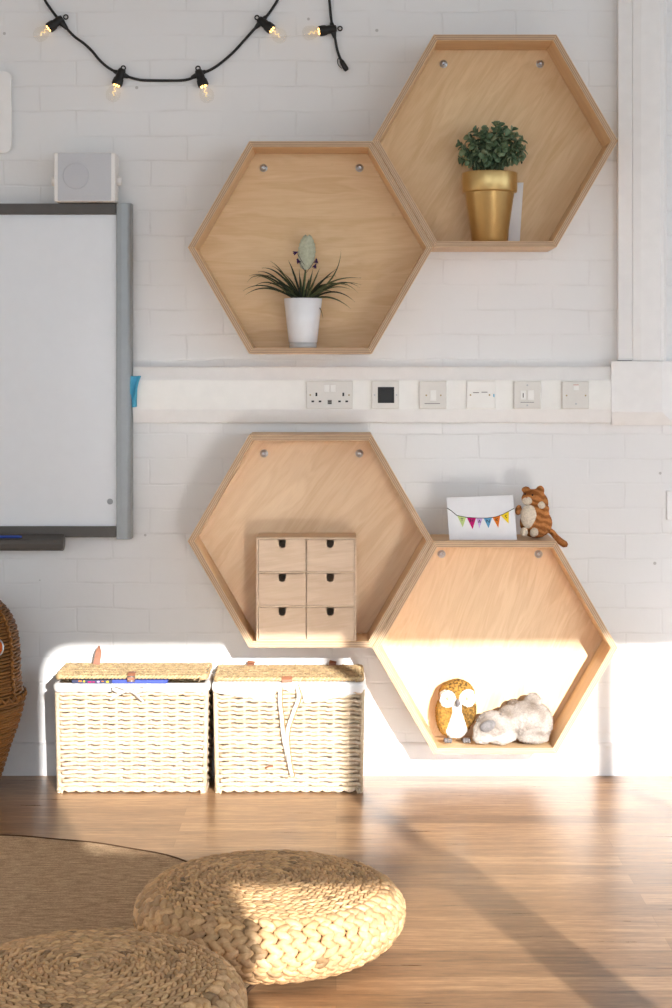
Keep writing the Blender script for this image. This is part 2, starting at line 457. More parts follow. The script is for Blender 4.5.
# ------------------------------------------------------------------ hexagonal shelves
DF, T, BP = .21, .018, .060                          # depth, board thickness, back panel thickness
sF = sc_at(DF); SIDE = 122.8/sF
def shelf(cx, cy_, back, label, bolts):
    X, Z = PX(cx, DF), PZ(cy_, DF)
    t = thing('hexagonal_shelf', label, 'shelf', (X, 0, Z - SIDE*math.sqrt(3)/2), 'hexagonal plywood wall shelves')
    V = [Vector((X + SIDE*math.cos(a*PI/3), 0, Z + SIDE*math.sin(a*PI/3))) for a in range(6)]
    ins = SIDE - T/math.sin(PI/3)
    W_ = [Vector((X + ins*math.cos(a*PI/3), 0, Z + ins*math.sin(a*PI/3))) for a in range(6)]
    for a in range(6):
        p, q = V[a], V[(a+1) % 6]; pi, qi = W_[a], W_[(a+1) % 6]
        g = MB()
        y0, y1 = -DF, -.0008
        g.mat = 1; g.add([(v.x, y0, v.z) for v in (p, q, qi, pi)], [(0,1,2,3)])
        g.mat = 0
        n = 8
        g.add([(v.x, y, v.z) for y in (y0, y1) for v in (p, q, qi, pi)], [(0,1,5,4),(1,2,6,5),(2,3,7,6),(3,0,4,7),(4,5,6,7)])
        xax = (q - p).normalized(); yax = Vector((0,1,0)); zax = xax.cross(yax)
        F = Matrix((xax, yax, zax)).transposed().to_4x4(); F.translation = (p + q)/2
        bm_o = g.build('board', [M['plyB'], M['edge']], t, frame=F, bevel=0)
        bm = bmesh.new(); bm.from_mesh(bm_o.data); bmesh.ops.remove_doubles(bm, verts=bm.verts, dist=1e-6)
        bmesh.ops.recalc_face_normals(bm, faces=bm.faces[:]); bm.to_mesh(bm_o.data); bm.free()
        bv = bm_o.modifiers.new('bevel', 'BEVEL'); bv.width = .0008; bv.segments = 1
    g = MB(); ii = ins - .0006
    g.prism([(X + ii*math.cos(a*PI/3), Z + ii*math.sin(a*PI/3)) for a in range(6)], -BP, -BP+.016)
    F = Matrix.Translation((X, 0, Z)); g.build('back_panel', back, t, frame=F)
    for bx, by in bolts:
        c = P(bx, by, BP)
        g = MB(); g.smooth = True
        R = Matrix.Translation((c.x, -BP, c.z)) @ Matrix.Rotation(PI/2, 4, 'X')
        g.lathe([(.0122, 0), (.0122, .0012), (.0115, .0016), (.0075, .0016), (.0075, .0045), (.0062, .0066), (.0035, .007), (.0032, .0045), (.0001, .0045)], 20, R)
        g.build('bolt', M['steel'], t)
    return t, X, Z
UL = shelf(310.5, 247.5, M['plyUL'], 'hexagonal birch plywood shelf holding the white pot of grassy leaves', [(263.5,168),(359.5,168)])
UR = shelf(495.1, 140.8, M['plyUR'], 'topmost hexagonal plywood shelf holding the gold pot beside the vertical trunking', [(443.5,64),(540,64)])
LL = shelf(310.4, 541.2, M['plyLL'], 'hexagonal plywood shelf holding the small chest of six drawers', [(264,453.5),(359.5,453.5)])
LR = shelf(495.1, 647.8, M['plyLR'], 'hexagonal plywood shelf holding the toy owl and koala in sunlight', [(441.5,554),(538.5,554)])
def inner_z(t): return t[2] - SIDE*math.sqrt(3)/2 + T
def outer_top(t): return t[2] + SIDE*math.sqrt(3)/2

# ------------------------------------------------------------------ chest of drawers
zb = inner_z(LL) + .0005
cx0, cx1 = PX(256.3, .205), PX(356.3, .205); zt = PZ(537.5, .205); cyf, cyb = -.205, -.063
t = thing('drawer_chest', 'pale birch mini chest of six drawers standing in the lower hexagonal shelf', 'chest of drawers', ((cx0+cx1)/2, (cyf+cyb)/2, zb))
b = MB(); th = .006
b.box((cx0, cyf, zb), (cx0+th, cyb, zt)); b.box((cx1-th, cyf, zb), (cx1, cyb, zt))
b.box((cx0+th, cyf, zt-th), (cx1-th, cyb, zt)); b.box((cx0+th, cyf, zb), (cx1-th, cyb, zb+.005))
b.box((cx0+th, cyb-.004, zb+.005), (cx1-th, cyb, zt-th))
rows = 3; ih = (zt-th) - (zb+.005); rh = (ih - 2*.006)/3; xm = (cx0+cx1)/2
for r in (1, 2):
    z = zb + .005 + r*rh + (r-1)*.006
    b.box((cx0+th, cyf+.001, z), (cx1-th, cyb-.004, z+.006))
b.box((xm-.001, cyf+.02, zb+.005), (xm+.001, cyb-.004, zt-th))
b.build('carcass', M['chest'], t, frame=Matrix.Translation((cx0, 0, zb)), bevel=.0007, seg=1)
for r in range(3):
    for c in range(2):
        z0 = zb + .005 + r*(rh+.006) + .001; z1 = z0 + rh - .0025
        xa, xb = (cx0+th+.0012, xm-.0013) if c == 0 else (xm+.0013, cx1-th-.0012)
        g = MB(); xc = (xa+xb)/2; hw, hd = .0105, .0240
        notch = [(xc+hw, z1), (xc+hw, z1-hd+hw)] + [(xc+hw*math.cos(q), z1-hd+hw-hw*math.sin(q)) for q in [PI*i/10 for i in range(1, 10)]] + [(xc-hw, z1-hd+hw), (xc-hw, z1)]
        y0, y1 = cyf+.0015, cyf+.0085
        # front split left/right of the notch and below it, so every face stays convex
        n = len(notch); left = [p for p in notch if p[0] <= xc+1e-9]; right = [p for p in notch if p[0] >= xc-1e-9]
        g.prism([(xa, z0), (xc, z0)] + left + [(xa, z1)], y0, y1)
        g.prism([(xb, z1)] + right + [(xc, z0), (xb, z0)], y0, y1)
        g.box((xa, y1, z0), (xa+.005, cyb-.006, z1-.004)); g.box((xb-.005, y1, z0), (xb, cyb-.006, z1-.004))
        g.box((xa+.005, y1, z0), (xb-.005, cyb-.006, z0+.003)); g.box((xa+.005, cyb-.011, z0+.003), (xb-.005, cyb-.006, z1-.004))
        d = g.build('drawer', M['chest'], t, frame=Matrix.Translation((xc + .3*r, 0, z0+.17*c)))
        d2 = MB(); d2.box((xa+.006, y1+.012, z0+.0035), (xb-.006, y1+.014, z1-.001)); 
        d2.build('drawer_lining', M['void'], d) if False else None

# ------------------------------------------------------------------ plush helper
def blob(name, parts, root, voxel=.004, smooth=6, colf=None, mat=None, hair=0, hl=.008):
    g = MB()
    inv = []
    for c, r, rot, col in parts:
        Mx = Euler(rot).to_matrix().to_4x4()
        g.ell(Vector(c), r, Mx, 20, 14)
        inv.append((Matrix.Translation(Vector(c)) @ Mx @ Matrix.Diagonal((*r, 1))).inverted())
    o = g.build(name, mat or M['fur'], root)
    rm = o.modifiers.new('rm', 'REMESH'); rm.mode = 'VOXEL'; rm.voxel_size = voxel
    sm = o.modifiers.new('sm', 'SMOOTH'); sm.iterations = smooth; sm.factor = .5
    dg = bpy.context.evaluated_depsgraph_get(); dg.update()
    me = bpy.data.meshes.new_from_object(o.evaluated_get(dg)); o.modifiers.clear(); old = o.data; o.data = me; bpy.data.meshes.remove(old)
    me.name = name
    me.polygons.foreach_set('use_smooth', [True]*len(me.polygons))
    at = me.color_attributes.new('Col', 'FLOAT_COLOR', 'POINT')
    L_ = world_loc(root); cols = []
    for v in me.vertices:
        p = v.co + L_; best, bc = 1e9, None
        for Mi, (c, r, rot, col) in zip(inv, parts):
            k = (Mi @ p).length
            if k < best: best, bc = k, col
        if colf: bc = colf(p, bc, v.normal)
        cols += [*bc[:3], 1]
    at.data.foreach_set('color', cols)
    if hair:                                         # short pile: tufts raised along the normals
        nn = [v.normal.copy() for v in me.vertices]
        for v, n in zip(me.vertices, nn):
            p = v.co*1.0
            k = noise.noise(p*hair) * .6 + noise.noise(p*hair*2.3) * .5
            v.co = v.co + (n*.9 + Vector((0,0,-.35)))*(hl*k)
    return o

# owl -----------------------------------------------------------------
zo = inner_z(LR) + .004; do = .108; ox = PX(455.3, do)
t = thing('toy_owl', 'mustard and white plush owl standing in the sunlit lower hexagonal shelf', 'soft toy', (ox, -do, zo))
mus, musd, whi = srgb(170,126,60)[:3], srgb(84,66,40)[:3], srgb(226,222,214)[:3]
Y = -do
parts = [((ox-.001, Y, zo+.072), (.052, .042, .071), (0,0,0), mus),
         ((ox+.004, Y, zo+.135), (.055, .044, .046), (0,0,0), mus),
         ((ox-.038, Y-.012, zo+.07), (.022, .030, .056), (0,-.12,0), mus),
         ((ox+.040, Y-.014, zo+.085), (.022, .030, .044), (0,.12,0), mus),
         ((ox-.026, Y-.036, zo+.128), (.024, .0085, .026), (0,.3,0), whi),
         ((ox+.034, Y-.036, zo+.130), (.024, .0085, .026), (0,-.3,0), whi)]
def owl_col(p, c, n):
    x, z = p.x-ox, p.z-zo
    nz = noise.noise(p*170)
    if n.y < -.25 and p.y < Y:
        if (x+.026)**2/.025**2 + (z-.128)**2/.026**2 < 1 or (x-.034)**2/.025**2 + (z-.13)**2/.026**2 < 1: return whi
        w_ = .013 + .020*max(0, 1-abs(z-.03)/.06)
        if abs(x-.003) < w_ and .006 < z < .115: return whi
    k = max(0, min(1, .42 + nz*1.8)) * (1.0 if z > .145 and abs(x-.004) < .03 else .55)
    if x > .012 and z > .05 and z < .11: k = min(1, k + .35)
    return tuple(a*(1-k)+b_*k for a, b_ in zip(mus, musd))
blob('body', parts, t, .0021, 8, owl_col, hair=170, hl=.0042)
g = MB(); g.smooth = True; g.ell((ox+.004, Y-.050, zo+.118), (.007, .008, .012), None, 12, 8); g.build('beak', M['nosegrey'], t)
for sx in (-.026, .032):
    g = MB(); g.smooth = True; g.ell((ox+sx, Y-.0475, zo+.131), (.0050, .0045, .0050), None, 12, 8); e = g.build('eye', plain('pale_amber_eye', srgb(176,166,130), .2, .5), t)
for sx in (-.026, .030):
    g = MB(); g.smooth = True
    for k in (-1, 0, 1): g.ell((ox+sx+k*.0075, Y-.052, zo+.0075), (.0058, .015, .0080), None, 10, 6)
    g.build('foot', M['nosegrey'], t)

# koala ---------------------------------------------------------------
dk = .132; kx = PX(513, dk)
t = thing('toy_koala', 'pale grey plush koala lying on its front beside the toy owl', 'soft toy', (kx, -dk, zo))
kg, kw, kb = srgb(162,154,147)[:3], srgb(188,182,175)[:3], srgb(112,98,86)[:3]
def K(px, py, dd=0): return P(px-2, py, dk+dd)
parts = [(K(528, 720), (.066, .055, .058), (0,.2,0), kg),
         (K(541, 722, -.005), (.042, .05, .056), (0,0,0), kg),
         (K(512, 720, .005), (.045, .045, .045), (0,0,0), kg),
         (K(495, 725, .03), (.052, .042, .044), (0,.1,0), kg),
         (K(483, 731, .045), (.024, .022, .030), (0,0,0), kw),
         (K(484, 738, .055), (.030, .026, .017), (0,0,0), kw),
         (K(505, 738, .045), (.044, .024, .020), (0,-.15,0), kw),
         (K(535, 737, .04), (.050, .026, .020), (0,0,0), kg),
         (K(535, 701, -.01), (.026, .018, .026), (0,.2,0), kg),
         (K(515, 705, -.03), (.022, .013, .019), (0,-.6,0), kb)]
zmin = zo + .001
parts = [((c[0], c[1], max(c[2], zmin + r[2]*.97)), r, ro, col) for c, r, ro, col in parts]
def koala_col(p, c, n):
    k = max(0, min(1, .25 + 1.1*noise.noise(p*28)))
    return tuple(a*(1-k*.85)+b_*k*.85 for a, b_ in zip(c, kb))
blob('body', parts, t, .0026, 10, koala_col, hair=120, hl=.0052)
g = MB(); g.smooth = True; c = K(490, 726, .066); g.ell(c, (.026, .010, .0165), Euler((0,-.35,0)).to_matrix().to_4x4(), 14, 8); g.build('nose', M['nosegrey'], t)
for px, py in ((482, 716), (503, 714)):
    g = MB(); g.smooth = True; c = K(px, py, .058); g.ell(c, (.0024,.0024,.0024), None, 8, 6); g.build('eye', M['nosegrey'], t)

# cat -----------------------------------------------------------------
zc = outer_top(LR) + .0005; dc = .12
t = thing('toy_cat', 'ginger striped plush cat sitting on top of the lower right shelf', 'soft toy', (PX(535, dc), -dc, zc))
def C(px, py, dd=0): return P(px, py, dc+dd)
gi, gd, cr = srgb(192,128,74)[:3], srgb(134,78,38)[:3], srgb(222,208,188)[:3]
parts = [(C(536, 525), (.049, .036, .045), (0,0,0), gi),
         (C(538, 515), (.034, .032, .045), (0,-.2,0), gi),
         (C(533.5, 498, .008), (.036, .030, .027), (0,-.12,0), gi),
         (C(541, 503, .0), (.022, .022, .03), (0,0,0), gi),
         (C(526, 489.8, .004), (.013, .009, .0105), (0,0,0), gi),
         (C(540.0, 490.8, .002), (.0135, .010, .016), (0,.2,0), gi),
         (C(527, 501, .036), (.015, .010, .012), (0,0,0), cr),
         (C(528.5, 516.5, .026), (.024, .015, .035), (0,0,0), cr),
         (C(518.5, 510, .014), (.010, .011, .016), (0,.2,0), gi),
         (C(545, 509, .022), (.013, .012, .014), (0,0,0), gi),
         (C(541.5, 505, .030), (.0105, .010, .0105), (0,0,0), cr),
         (C(524, 532, .036), (.0115, .014, .014), (0,0,0), cr),
         (C(534, 532.5, .036), (.012, .014, .0135), (0,.5,0), cr),
         (C(540, 532, .025), (.018, .018, .016), (0,0,0), gi)]
parts = [((c[0], c[1], max(c[2], zc + .002 + r[2]*.97)), r, ro, col) for c, r, ro, col in parts]
def cat_col(p, c, n):
    if c == cr: return cr
    s = math.sin((p.z*1.0 + .35*abs(p.x-PX(530, dc)))*330 + 2.2*noise.noise(p*45))
    k = max(0, min(1, .5 + s*.9)) * .75
    return tuple(a*(1-k)+b_*k for a, b_ in zip(gi, gd))
blob('body', parts, t, .002, 6, cat_col, hair=220, hl=.0016)
g = MB(); g.smooth = True
tp = [C(549, 530, .0), C(552.5, 532.5, .0), C(556, 537, .0), C(560.5, 541.5, .01), C(565, 544.5, .02), C(567.5, 545.5, .022)]
vs0 = len(g.v); g.tube(tp, [.008, .0085, .009, .0105, .0105, .005], 10)
g.c = [tuple(a*(1-k)+b_*k for a, b_ in zip(gi, gd)) for k in [max(0, min(1, .5+.7*math.sin(v.x*420))) for v in g.v]]
g.build('tail', M['fur'], t)
for px, py in ((525, 494), (532.5, 495)):
    g = MB(); g.smooth = True; g.ell(C(px, py, .0355), (.0028, .0028, .0028), None, 8, 6); g.build('eye', M['bead'], t)
g = MB(); g.smooth = True; g.ell(C(526.7, 497.5, .046), (.003, .002, .002), None, 8, 6); g.build('nose', plain('pink_nose', srgb(186,130,110), .7), t)

# ------------------------------------------------------------------ greeting card
def text_mesh(g, s, size, Mx):
    cu = bpy.data.curves.new('letters', 'FONT'); cu.body = s; cu.size = size; cu.align_x = 'CENTER'; cu.align_y = 'CENTER'; cu.extrude = .0002
    o = bpy.data.objects.new('letters', cu); COL.objects.link(o)
    dg = bpy.context.evaluated_depsgraph_get(); dg.update()
    me = bpy.data.meshes.new_from_object(o.evaluated_get(dg))
    g.add([Mx @ v.co for v in me.vertices], [list(p.vertices) for p in me.polygons])
    bpy.data.objects.remove(o); bpy.data.curves.remove(cu); bpy.data.meshes.remove(me)
dd = .17
t = thing('greeting_card', 'white folded card printed with bunting standing beside the plush cat', 'card', (PX(482, dd), -dd, zc))
lean = .03
def CF(px, py, off=0):                                # on the card's front sheet, leaning back
    z = PZ(py, dd); return Vector((PX(px, dd), -dd + (z-zc)*lean/.13 - off, z))
g = MB(); q = [Vector((PX(449.5, dd), -dd, zc+.0004)), Vector((PX(517, dd), -dd, zc+.0004)), CF(514, 496), CF(447, 498.5)]
g.add([*q, *[p + Vector((0,.0012,0)) for p in q]], [(0,1,2,3),(7,6,5,4),(0,4,5,1),(1,5,6,2),(2,6,7,3),(3,7,4,0)])
g.build('front_sheet', M['card'], t)
g = MB(); bq = [Vector((q[0].x+.008, -dd+.062, zc+.0004)), Vector((q[1].x-.001, -dd+.062, zc+.0004)), q[2]+Vector((0,.0014,0)), q[3]+Vector((0,.0014,0))]
g.add([*bq, *[p + Vector((0,.0012,0)) for p in bq]], [(0,1,2,3),(7,6,5,4),(0,4,5,1),(1,5,6,2),(2,6,7,3),(3,7,4,0)])
g.build('back_sheet', M['card'], t)
g = MB(); g.smooth = True
g.tube([CF(x, y, .0006) for x, y in ((447.5,508.5),(452,511.5),(457.5,516),(467,517.8),(478,518.5),(487,518.5),(496,517.5),(503,515),(509,512),(514.8,509))], .0011, 6)
g.build('printed_string', M['ink'], t)
for (x0, x1, yt0, yt1, xa, ya, m, ch) in ((457.5,466.5,516,517.5,463,527.5,'lime','T'), (467,476.5,517.5,518,472.8,529.5,'magenta','H'), (476.8,483,518.5,518.5,479.5,528.5,'lilac','A'),
                                (484,492.5,518.5,518,488.8,528.5,'sky','N'), (492.8,500.8,517.5,516,498.5,528,'tang','K'), (500.8,509.5,515.5,512.2,509,524,'sun','S')):
    g = MB(); pts = [CF(x0, yt0, .0011), CF(x1, yt1, .0011), CF(xa, ya, .0011)]
    g.add([*pts, *[p + Vector((0,.0008,0)) for p in pts]], [(0,1,2),(5,4,3),(0,3,4,1),(1,4,5,2),(2,5,3,0)])
    f = g.build('printed_flag', M[m], t)
    g = MB(); c = CF((x0+x1)/2 + (xa-(x0+x1)/2)*.3, (yt0+yt1)/2 + 3.6, .0016)
    text_mesh(g, ch, .0155, Matrix.Translation(c) @ Matrix.Rotation(PI/2, 4, 'X')); g.build('printed_letter', M['ink'], f)

# card behind the gold pot
zu = inner_z(UR)
g = MB(); dcd = .078
q = [P(508.5, 245, dcd), P(519.5, 245, dcd), P(523.5, 182.5, .064), P(509.5, 182.5, .064)]
for p in q[:2]: p.z = zu + .0006
g.add([*q, *[p + Vector((0,.0015,0)) for p in q]], [(0,1,2,3),(7,6,5,4),(0,4,5,1),(1,5,6,2),(2,6,7,3),(3,7,4,0)])
tag(g.build('paper_card', M['card']), 'plain white card leaning behind the gold plant pot', 'card')

# ------------------------------------------------------------------ gold pot with succulent
dp = .147; gx = PX(489.5, dp); z0 = zu + .0005; s_ = sc_at(dp)
t = thing('potted_succulent', 'bushy green leaved plant in a gold pot on the topmost shelf', 'plant', (gx, -dp, z0))
hT = PZ(173, dp) - z0; hR = PZ(193, dp) - z0; rT, rR, rB = 27.6/s_, 24.6/s_, 17.6/s_
g = MB(); g.smooth = True
g.lathe([(.001, 0), (rB-.003, 0), (rB, .003), (rR, hR-.001), (rR+.0005, hR), (rT-.002, hR+.001), (rT-.0003, hR+.004), (rT+.001, hT-.003), (rT, hT), (rT-.004, hT), (rT-.006, hT-.02), (.001, hT-.02)], 48, Matrix.Translation((gx, -dp, z0)))
g.build('pot', M['gold'], t)
g = MB(); g.lathe([(rT-.0065, hT-.019), (rT-.0065, hT-.006), (.02, hT-.001), (.001, hT)], 32, Matrix.Translation((gx, -dp, z0))); g.build('soil', M['soil'], t)
rnd = random.Random(11)
st, lf = MB(), MB(); st.smooth = lf.smooth = True
def leafp(g, base, d, nrm, L, Wd, col, cup=.25):
    d = d.normalized(); side = d.cross(nrm)
    if side.length < 1e-4: side = d.orthogonal()
    side.normalize(); n = side.cross(d).normalized()
    g.col = col
    pr = [(0,.12),(.25,.6),(.55,1),(.8,.85),(1,.15)]
    vs = []
    for k, (u, w_) in enumerate(pr):
        c = base + d*(L*u) - n*(L*cup*u*u)
        vs += [c - side*(Wd*w_) + n*Wd*w_*.35, c, c + side*(Wd*w_) + n*Wd*w_*.35]
    b_ = len(vs); th_ = .0007
    vs += [v - n*th_*2 for v in vs]
    fs = []
    for k in range(4):
        for j in range(2):
            i = k*3+j; fs.append((i, i+1, i+4, i+3)); fs.append((b_+i, b_+i+3, b_+i+4, b_+i+1))
        i = k*3; fs += [(i, i+3, b_+i+3, b_+i), (i+2, b_+i+2, b_+i+5, i+5)]
    fs += [(0, b_, b_+1, 1), (1, b_+1, b_+2, 2), (12, 13, b_+13, b_+12), (13, 14, b_+14, b_+13)]
    g.add(vs, fs)
top = Vector((gx, -dp, z0+hT-.003)); cc = Vector((PX(493.5, dp), -dp, PZ(151, dp)))
n_st = 34
for i in range(n_st):
    zf = 1 - 1.45*(i+.5)/n_st; a = i*2.39996; rr = math.sqrt(max(0, 1-zf*zf))
    tip = cc + Vector((rr*math.cos(a)*.102, rr*math.sin(a)*.062, zf*.080)) * rnd.uniform(.82, 1.04)
    if tip.z < top.z + .012: tip.z = top.z + .012 + rnd.uniform(0, .02)
    p0 = top + Vector((rnd.uniform(-.03,.03), rnd.uniform(-.03,.03), 0))
    mid = (p0 + tip)/2 + Vector((0,0,.02))
    pts = [p0*(1-u)**2 + mid*2*u*(1-u) + tip*u*u for u in (0,.25,.5,.75,1)]
    st.tube(pts, [.0024,.002,.0018,.0016,.001], 5)
    out = (tip - cc).normalized()
    for k in range(13):
        u = .45 + .55*(k/12); base = p0*(1-u)**2 + mid*2*u*(1-u) + tip*u*u
        ang = k*2.4 + rnd.random(); o1 = out.orthogonal().normalized(); o2 = out.cross(o1)
        d = (o1*math.cos(ang) + o2*math.sin(ang))*(1.25 - u*.75) + out*(.35 + .5*u)
        gcol = rnd.choice([(106,128,96),(90,112,82),(126,144,110),(76,98,70),(144,158,126)])
        leafp(lf, base, d, out, rnd.uniform(.017,.025), rnd.uniform(.0078,.0112), srgb(*gcol)[:3])
st.build('stem', plain('green_stem', srgb(92,104,70), .7), t, recalc=False)
lf.build('foliage', M['leaf'], t, recalc=False)

# ------------------------------------------------------------------ white pot with grassy leaves
zl = inner_z(UL) + .0005; dp = .128; s_ = sc_at(dp); wx = PX(303, dp)
t = thing('potted_grass_plant', 'spiky grass leaved plant with purple florets in a white pot', 'plant', (wx, -dp, zl))
hT = PZ(298.5, dp) - zl; rT, rB = 19.2/s_, 14/s_
g = MB(); g.smooth = True
g.lathe([(.001, .016), (rB-.001, .016), (rB+.0008, .018), (rT, hT-.001), (rT-.001, hT), (rT-.004, hT), (rT-.006, hT-.015), (.001, hT-.015)], 48, Matrix.Translation((wx, -dp, zl)))
g.build('pot', M['ceramic'], t)
g = MB(); g.smooth = True; g.lathe([(.001, 0), (rB-.003, 0), (rB-.001, .002), (rB-.0005, .0158), (.001, .0158)], 48, Matrix.Translation((wx, -dp, zl))); g.build('pot_foot', M['clear'], t)
g = MB(); g.lathe([(rT-.0075, hT-.0145), (rT-.0075, hT-.006), (.001, hT-.004)], 32, Matrix.Translation((wx, -dp, zl))); g.build('soil', M['soil'], t)
def bez(p0, p1, p2, n=10): return [p0*(1-u)**2 + p1*2*u*(1-u) + p2*u*u for u in [i/n for i in range(n+1)]]
def blade(pts, w_, col):
    g = MB(); g.smooth = True; g.col = col; n = len(pts); vs = []
    for i, p in enumerate(pts):
        d = (pts[min(i+1, n-1)] - pts[max(i-1, 0)]).normalized()
        side = d.cross(Vector((0,-1,.25))).normalized()*w_*(1 - (i/(n-1))**2.2)*(.75+.25*math.sin(PI*i/(n-1))) + Vector((1e-5,0,0))
        up = side.cross(d).normalized()*.0006
        vs += [p - side, p - up*1.5, p + side, p + up]
    fs = []
    for i in range(n-1):
        for j in range(4): fs.append((i*4+j, i*4+(j+1) % 4, (i+1)*4+(j+1) % 4, (i+1)*4+j))
    fs += [(3,2,1,0), tuple((n-1)*4+j for j in range(4))]
    g.add(vs, fs)
    return g.build('leaf_blade', M['blade'], t, recalc=False)
tips = [(247,283,258,262), (243,291,262,276), (249,276,268,268), (258,272,272,268), (270,261,284,268), (288,260,294,270), (262,268,280,266), (252,288,270,272),
        (358,293,338,270), (361,278,330,274), (355,302,334,282), (351,309,330,290), (341,250,340,282), (320,268,316,276), (336,276,322,274), (360,288,340,272),
        (295,305,290,290), (323,320,322,300), (306,262,304,280), (299,268,300,280), (312,272,310,282), (276,282,288,282), (330,284,318,282), (284,274,292,278), (352,290,330,280), (266,286,280,276)]
tips += [(300,276,302,286), (309,278,307,286), (313,268,311,282), (294,278,298,286), (289,288,296,288), (320,282,314,288), (304,282,303,288), (333,292,322,286), (278,292,288,288), (244,296,266,278), (362,285,336,276), (255,279,274,266), (347,286,324,276), (291,270,298,282), (318,276,310,284), (272,266,286,272), (338,268,322,278), (283,280,294,286), (324,286,314,288)]
for i, (tx, ty, mx_, my) in enumerate(tips):
    off = rnd.uniform(-.04, .05)
    p0 = Vector((wx + (tx-303)/s_*.11 + rnd.uniform(-.008,.008), -dp + rnd.uniform(-.012,.012), zl+hT-.008))
    p2 = P(tx, ty, dp+off); p1 = P(mx_, my, dp+off*.5)
    gcol = rnd.choice([(44,52,32),(58,66,40),(70,78,46),(38,46,28),(86,90,56)])
    blade(bez(p0, p1, p2, 12), rnd.uniform(.0022,.0036), srgb(*gcol)[:3])
g = MB(); g.smooth = True
c0 = P(306, 270, dp+.012); c1 = P(307.5, 236.5, dp+.012); hb = c1.z - c0.z
def bractf(u, v):
    w_ = .0262*max(.02, math.sin(PI*min(1, v*.90+.09)))**.45*(1+.05*math.sin(v*55))
    x = (u-.5)*2
    return Vector((c0.x + (c1.x-c0.x)*v + x*w_, c0.y - .004*(1-x*x) + .003*abs(math.sin(v*40))*abs(x), c0.z + hb*v + .006*abs(x)))
g.grid(bractf, 12, 30)
br = g.build('bract', M['bract'], t, recalc=False); sd = br.modifiers.new('s', 'SOLIDIFY'); sd.thickness = .003
g = MB(); g.smooth = True; g.tube([Vector((wx, -dp-.005, zl+hT-.006)), c0 + Vector((0,.003,.01))], [.003,.002], 6); g.build('flower_stem', plain('green_stalk', srgb(92,104,64), .7), t)
for px, py, an in ((296.5,252.3,1.2),(297.5,260,-.5),(316.5,260,.1),(315.5,265,.4)):
    g = MB(); g.smooth = True; c = P(px, py, dp+.02)
    for k in (-.5, 0, .5):
        R_ = Euler((0, an+k, 0)).to_matrix().to_4x4(); g.ell(c + R_ @ Vector((0,0,-.004)), (.0022,.002,.008), R_, 8, 6)
    g.build('floret', M['purple'], t)
for px, py in ((296.5,252.3),(297.5,258),(316.5,258)):
    g = MB(); g.smooth = True; g.tube([P(px, py, dp+.02), P((px+306)/2, py+8, dp+.02), P(306, py+15, dp+.012)], .0007, 5); g.build('floret_stalk', M['purple'], t)

# ------------------------------------------------------------------ cable trunking
wd = .07
t = thing('cable_trunking', 'white plastic dado trunking running along the wall and up beside the top shelf', 'trunking', (PX(611,0), 0, PZ(424,0)))
zt_, zb_ = PZ(366.5, .01), PZ(422.5, .01); ztf, zbf = PZ(379.5, .05), PZ(410, .05)
prof = [(.0006, zt_), (.034, zt_), (.037, zt_-.003), (.049, ztf+.003), (.05, ztf), (.05, zbf), (.049, zbf-.003), (.037, zb_+.003), (.034, zb_), (.0006, zb_)]
g = MB(); g.prism_axis(prof, PX(131.3, wd)+.002, PX(610.6, .03), lambda u, v, a: (a, -u, v)); g.build('dado_run', M['pvc'], t)
g = MB(); g.box((PX(131.3, wd)+.002, -.0525, zbf+.002), (PX(610.6, .03), -.0502, ztf-.002)); g.build('cover_strip', M['plate2'], t, bevel=.001)
# vertical run
xs = [(PX(617.5, .01), .0006), (PX(617.5, .01), .036), (PX(618.5, .04), .039), (PX(631.6, .045), .045), (PX(632.2, .045), .041), (PX(633, .045), .046), (PX(641, .05), .05), (PX(660, .05), .05), (PX(661, .05), .047), (PX(664, .05), .045), (PX(666.5, .01), .01), (PX(666.5, .01), .0006)]
g = MB(); g.prism_axis(xs, PZ(360.6, .03), RZ-.002, lambda u, v, a: (u, -v, a)); g.build('vertical_run', M['pvc'], t)
# corner box
g = MB()
def ringpts(x0, x1, z0, z1, d): return [Vector((x0, -d, z0)), Vector((x1, -d, z0)), Vector((x1, -d, z1)), Vector((x0, -d, z1))]
A = ringpts(PX(611, .01), PX(674, .01), PZ(425, .01), PZ(361, .01), .0006)
B_ = ringpts(PX(611, .02), PX(674, .02), PZ(425, .02), PZ(361, .02), .034)
C_ = ringpts(PX(611, .055), PX(662, .055), PZ(412, .055), PZ(361, .055), .055)
g.add(A+B_+C_, [(3,2,1,0)] + [(i+k, (i+1) % 4+k, (i+1) % 4+k+4, i+k+4) for k in (0, 4) for i in range(4)] + [(8,9,10,11)])
g.build('corner_box', M['pvc'], t, bevel=.002)

g = MB(); a, b_ = P(618.5, 361.6, .05), P(632, 360.4, .05); g.box((a.x, -.0495, a.z), (b_.x, -.03, b_.z)); g.build('gap_shade_block', M['void'], t)  # solid black block painted as the shade inside a gap
# ------------------------------------------------------------------ sockets and switches on the trunking
fd = .0527
def plate(name, label, cat, x0, x1, y0, y1, mat='plate'):
    a, b_ = P(x0, y1, fd), P(x1, y0, fd)
    t = thing(name, label, cat, ((a.x+b_.x)/2, -fd, a.z))
    g = MB(); g.box((a.x, -fd-.009, a.z), (b_.x, -fd, b_.z)); g.build('faceplate', M[mat], t, bevel=.0022)
    return t
F9 = fd + .009
def pbox(t, name, mat, x0, y0, x1, y1, out=.0012, deep=.0, bev=0, parent=None):
    a, b_ = P(x0, y1, F9), P(x1, y0, F9); g = MB(); g.box((a.x, -F9-out, a.z), (b_.x, -F9+deep+.0003, b_.z)); return g.build(name, M[mat], t, bevel=bev)
def pscrew(t, x, y, mat='screw', r=.0026):
    c = P(x, y, F9); g = MB(); g.smooth = True
    g.lathe([(r, 0), (r, .0006), (r*.6, .001), (.0001, .001)], 12, Matrix.Translation((c.x, -F9-.0001, c.z)) @ Matrix.Rotation(PI/2, 4, 'X')); g.build('screw', M[mat], t)
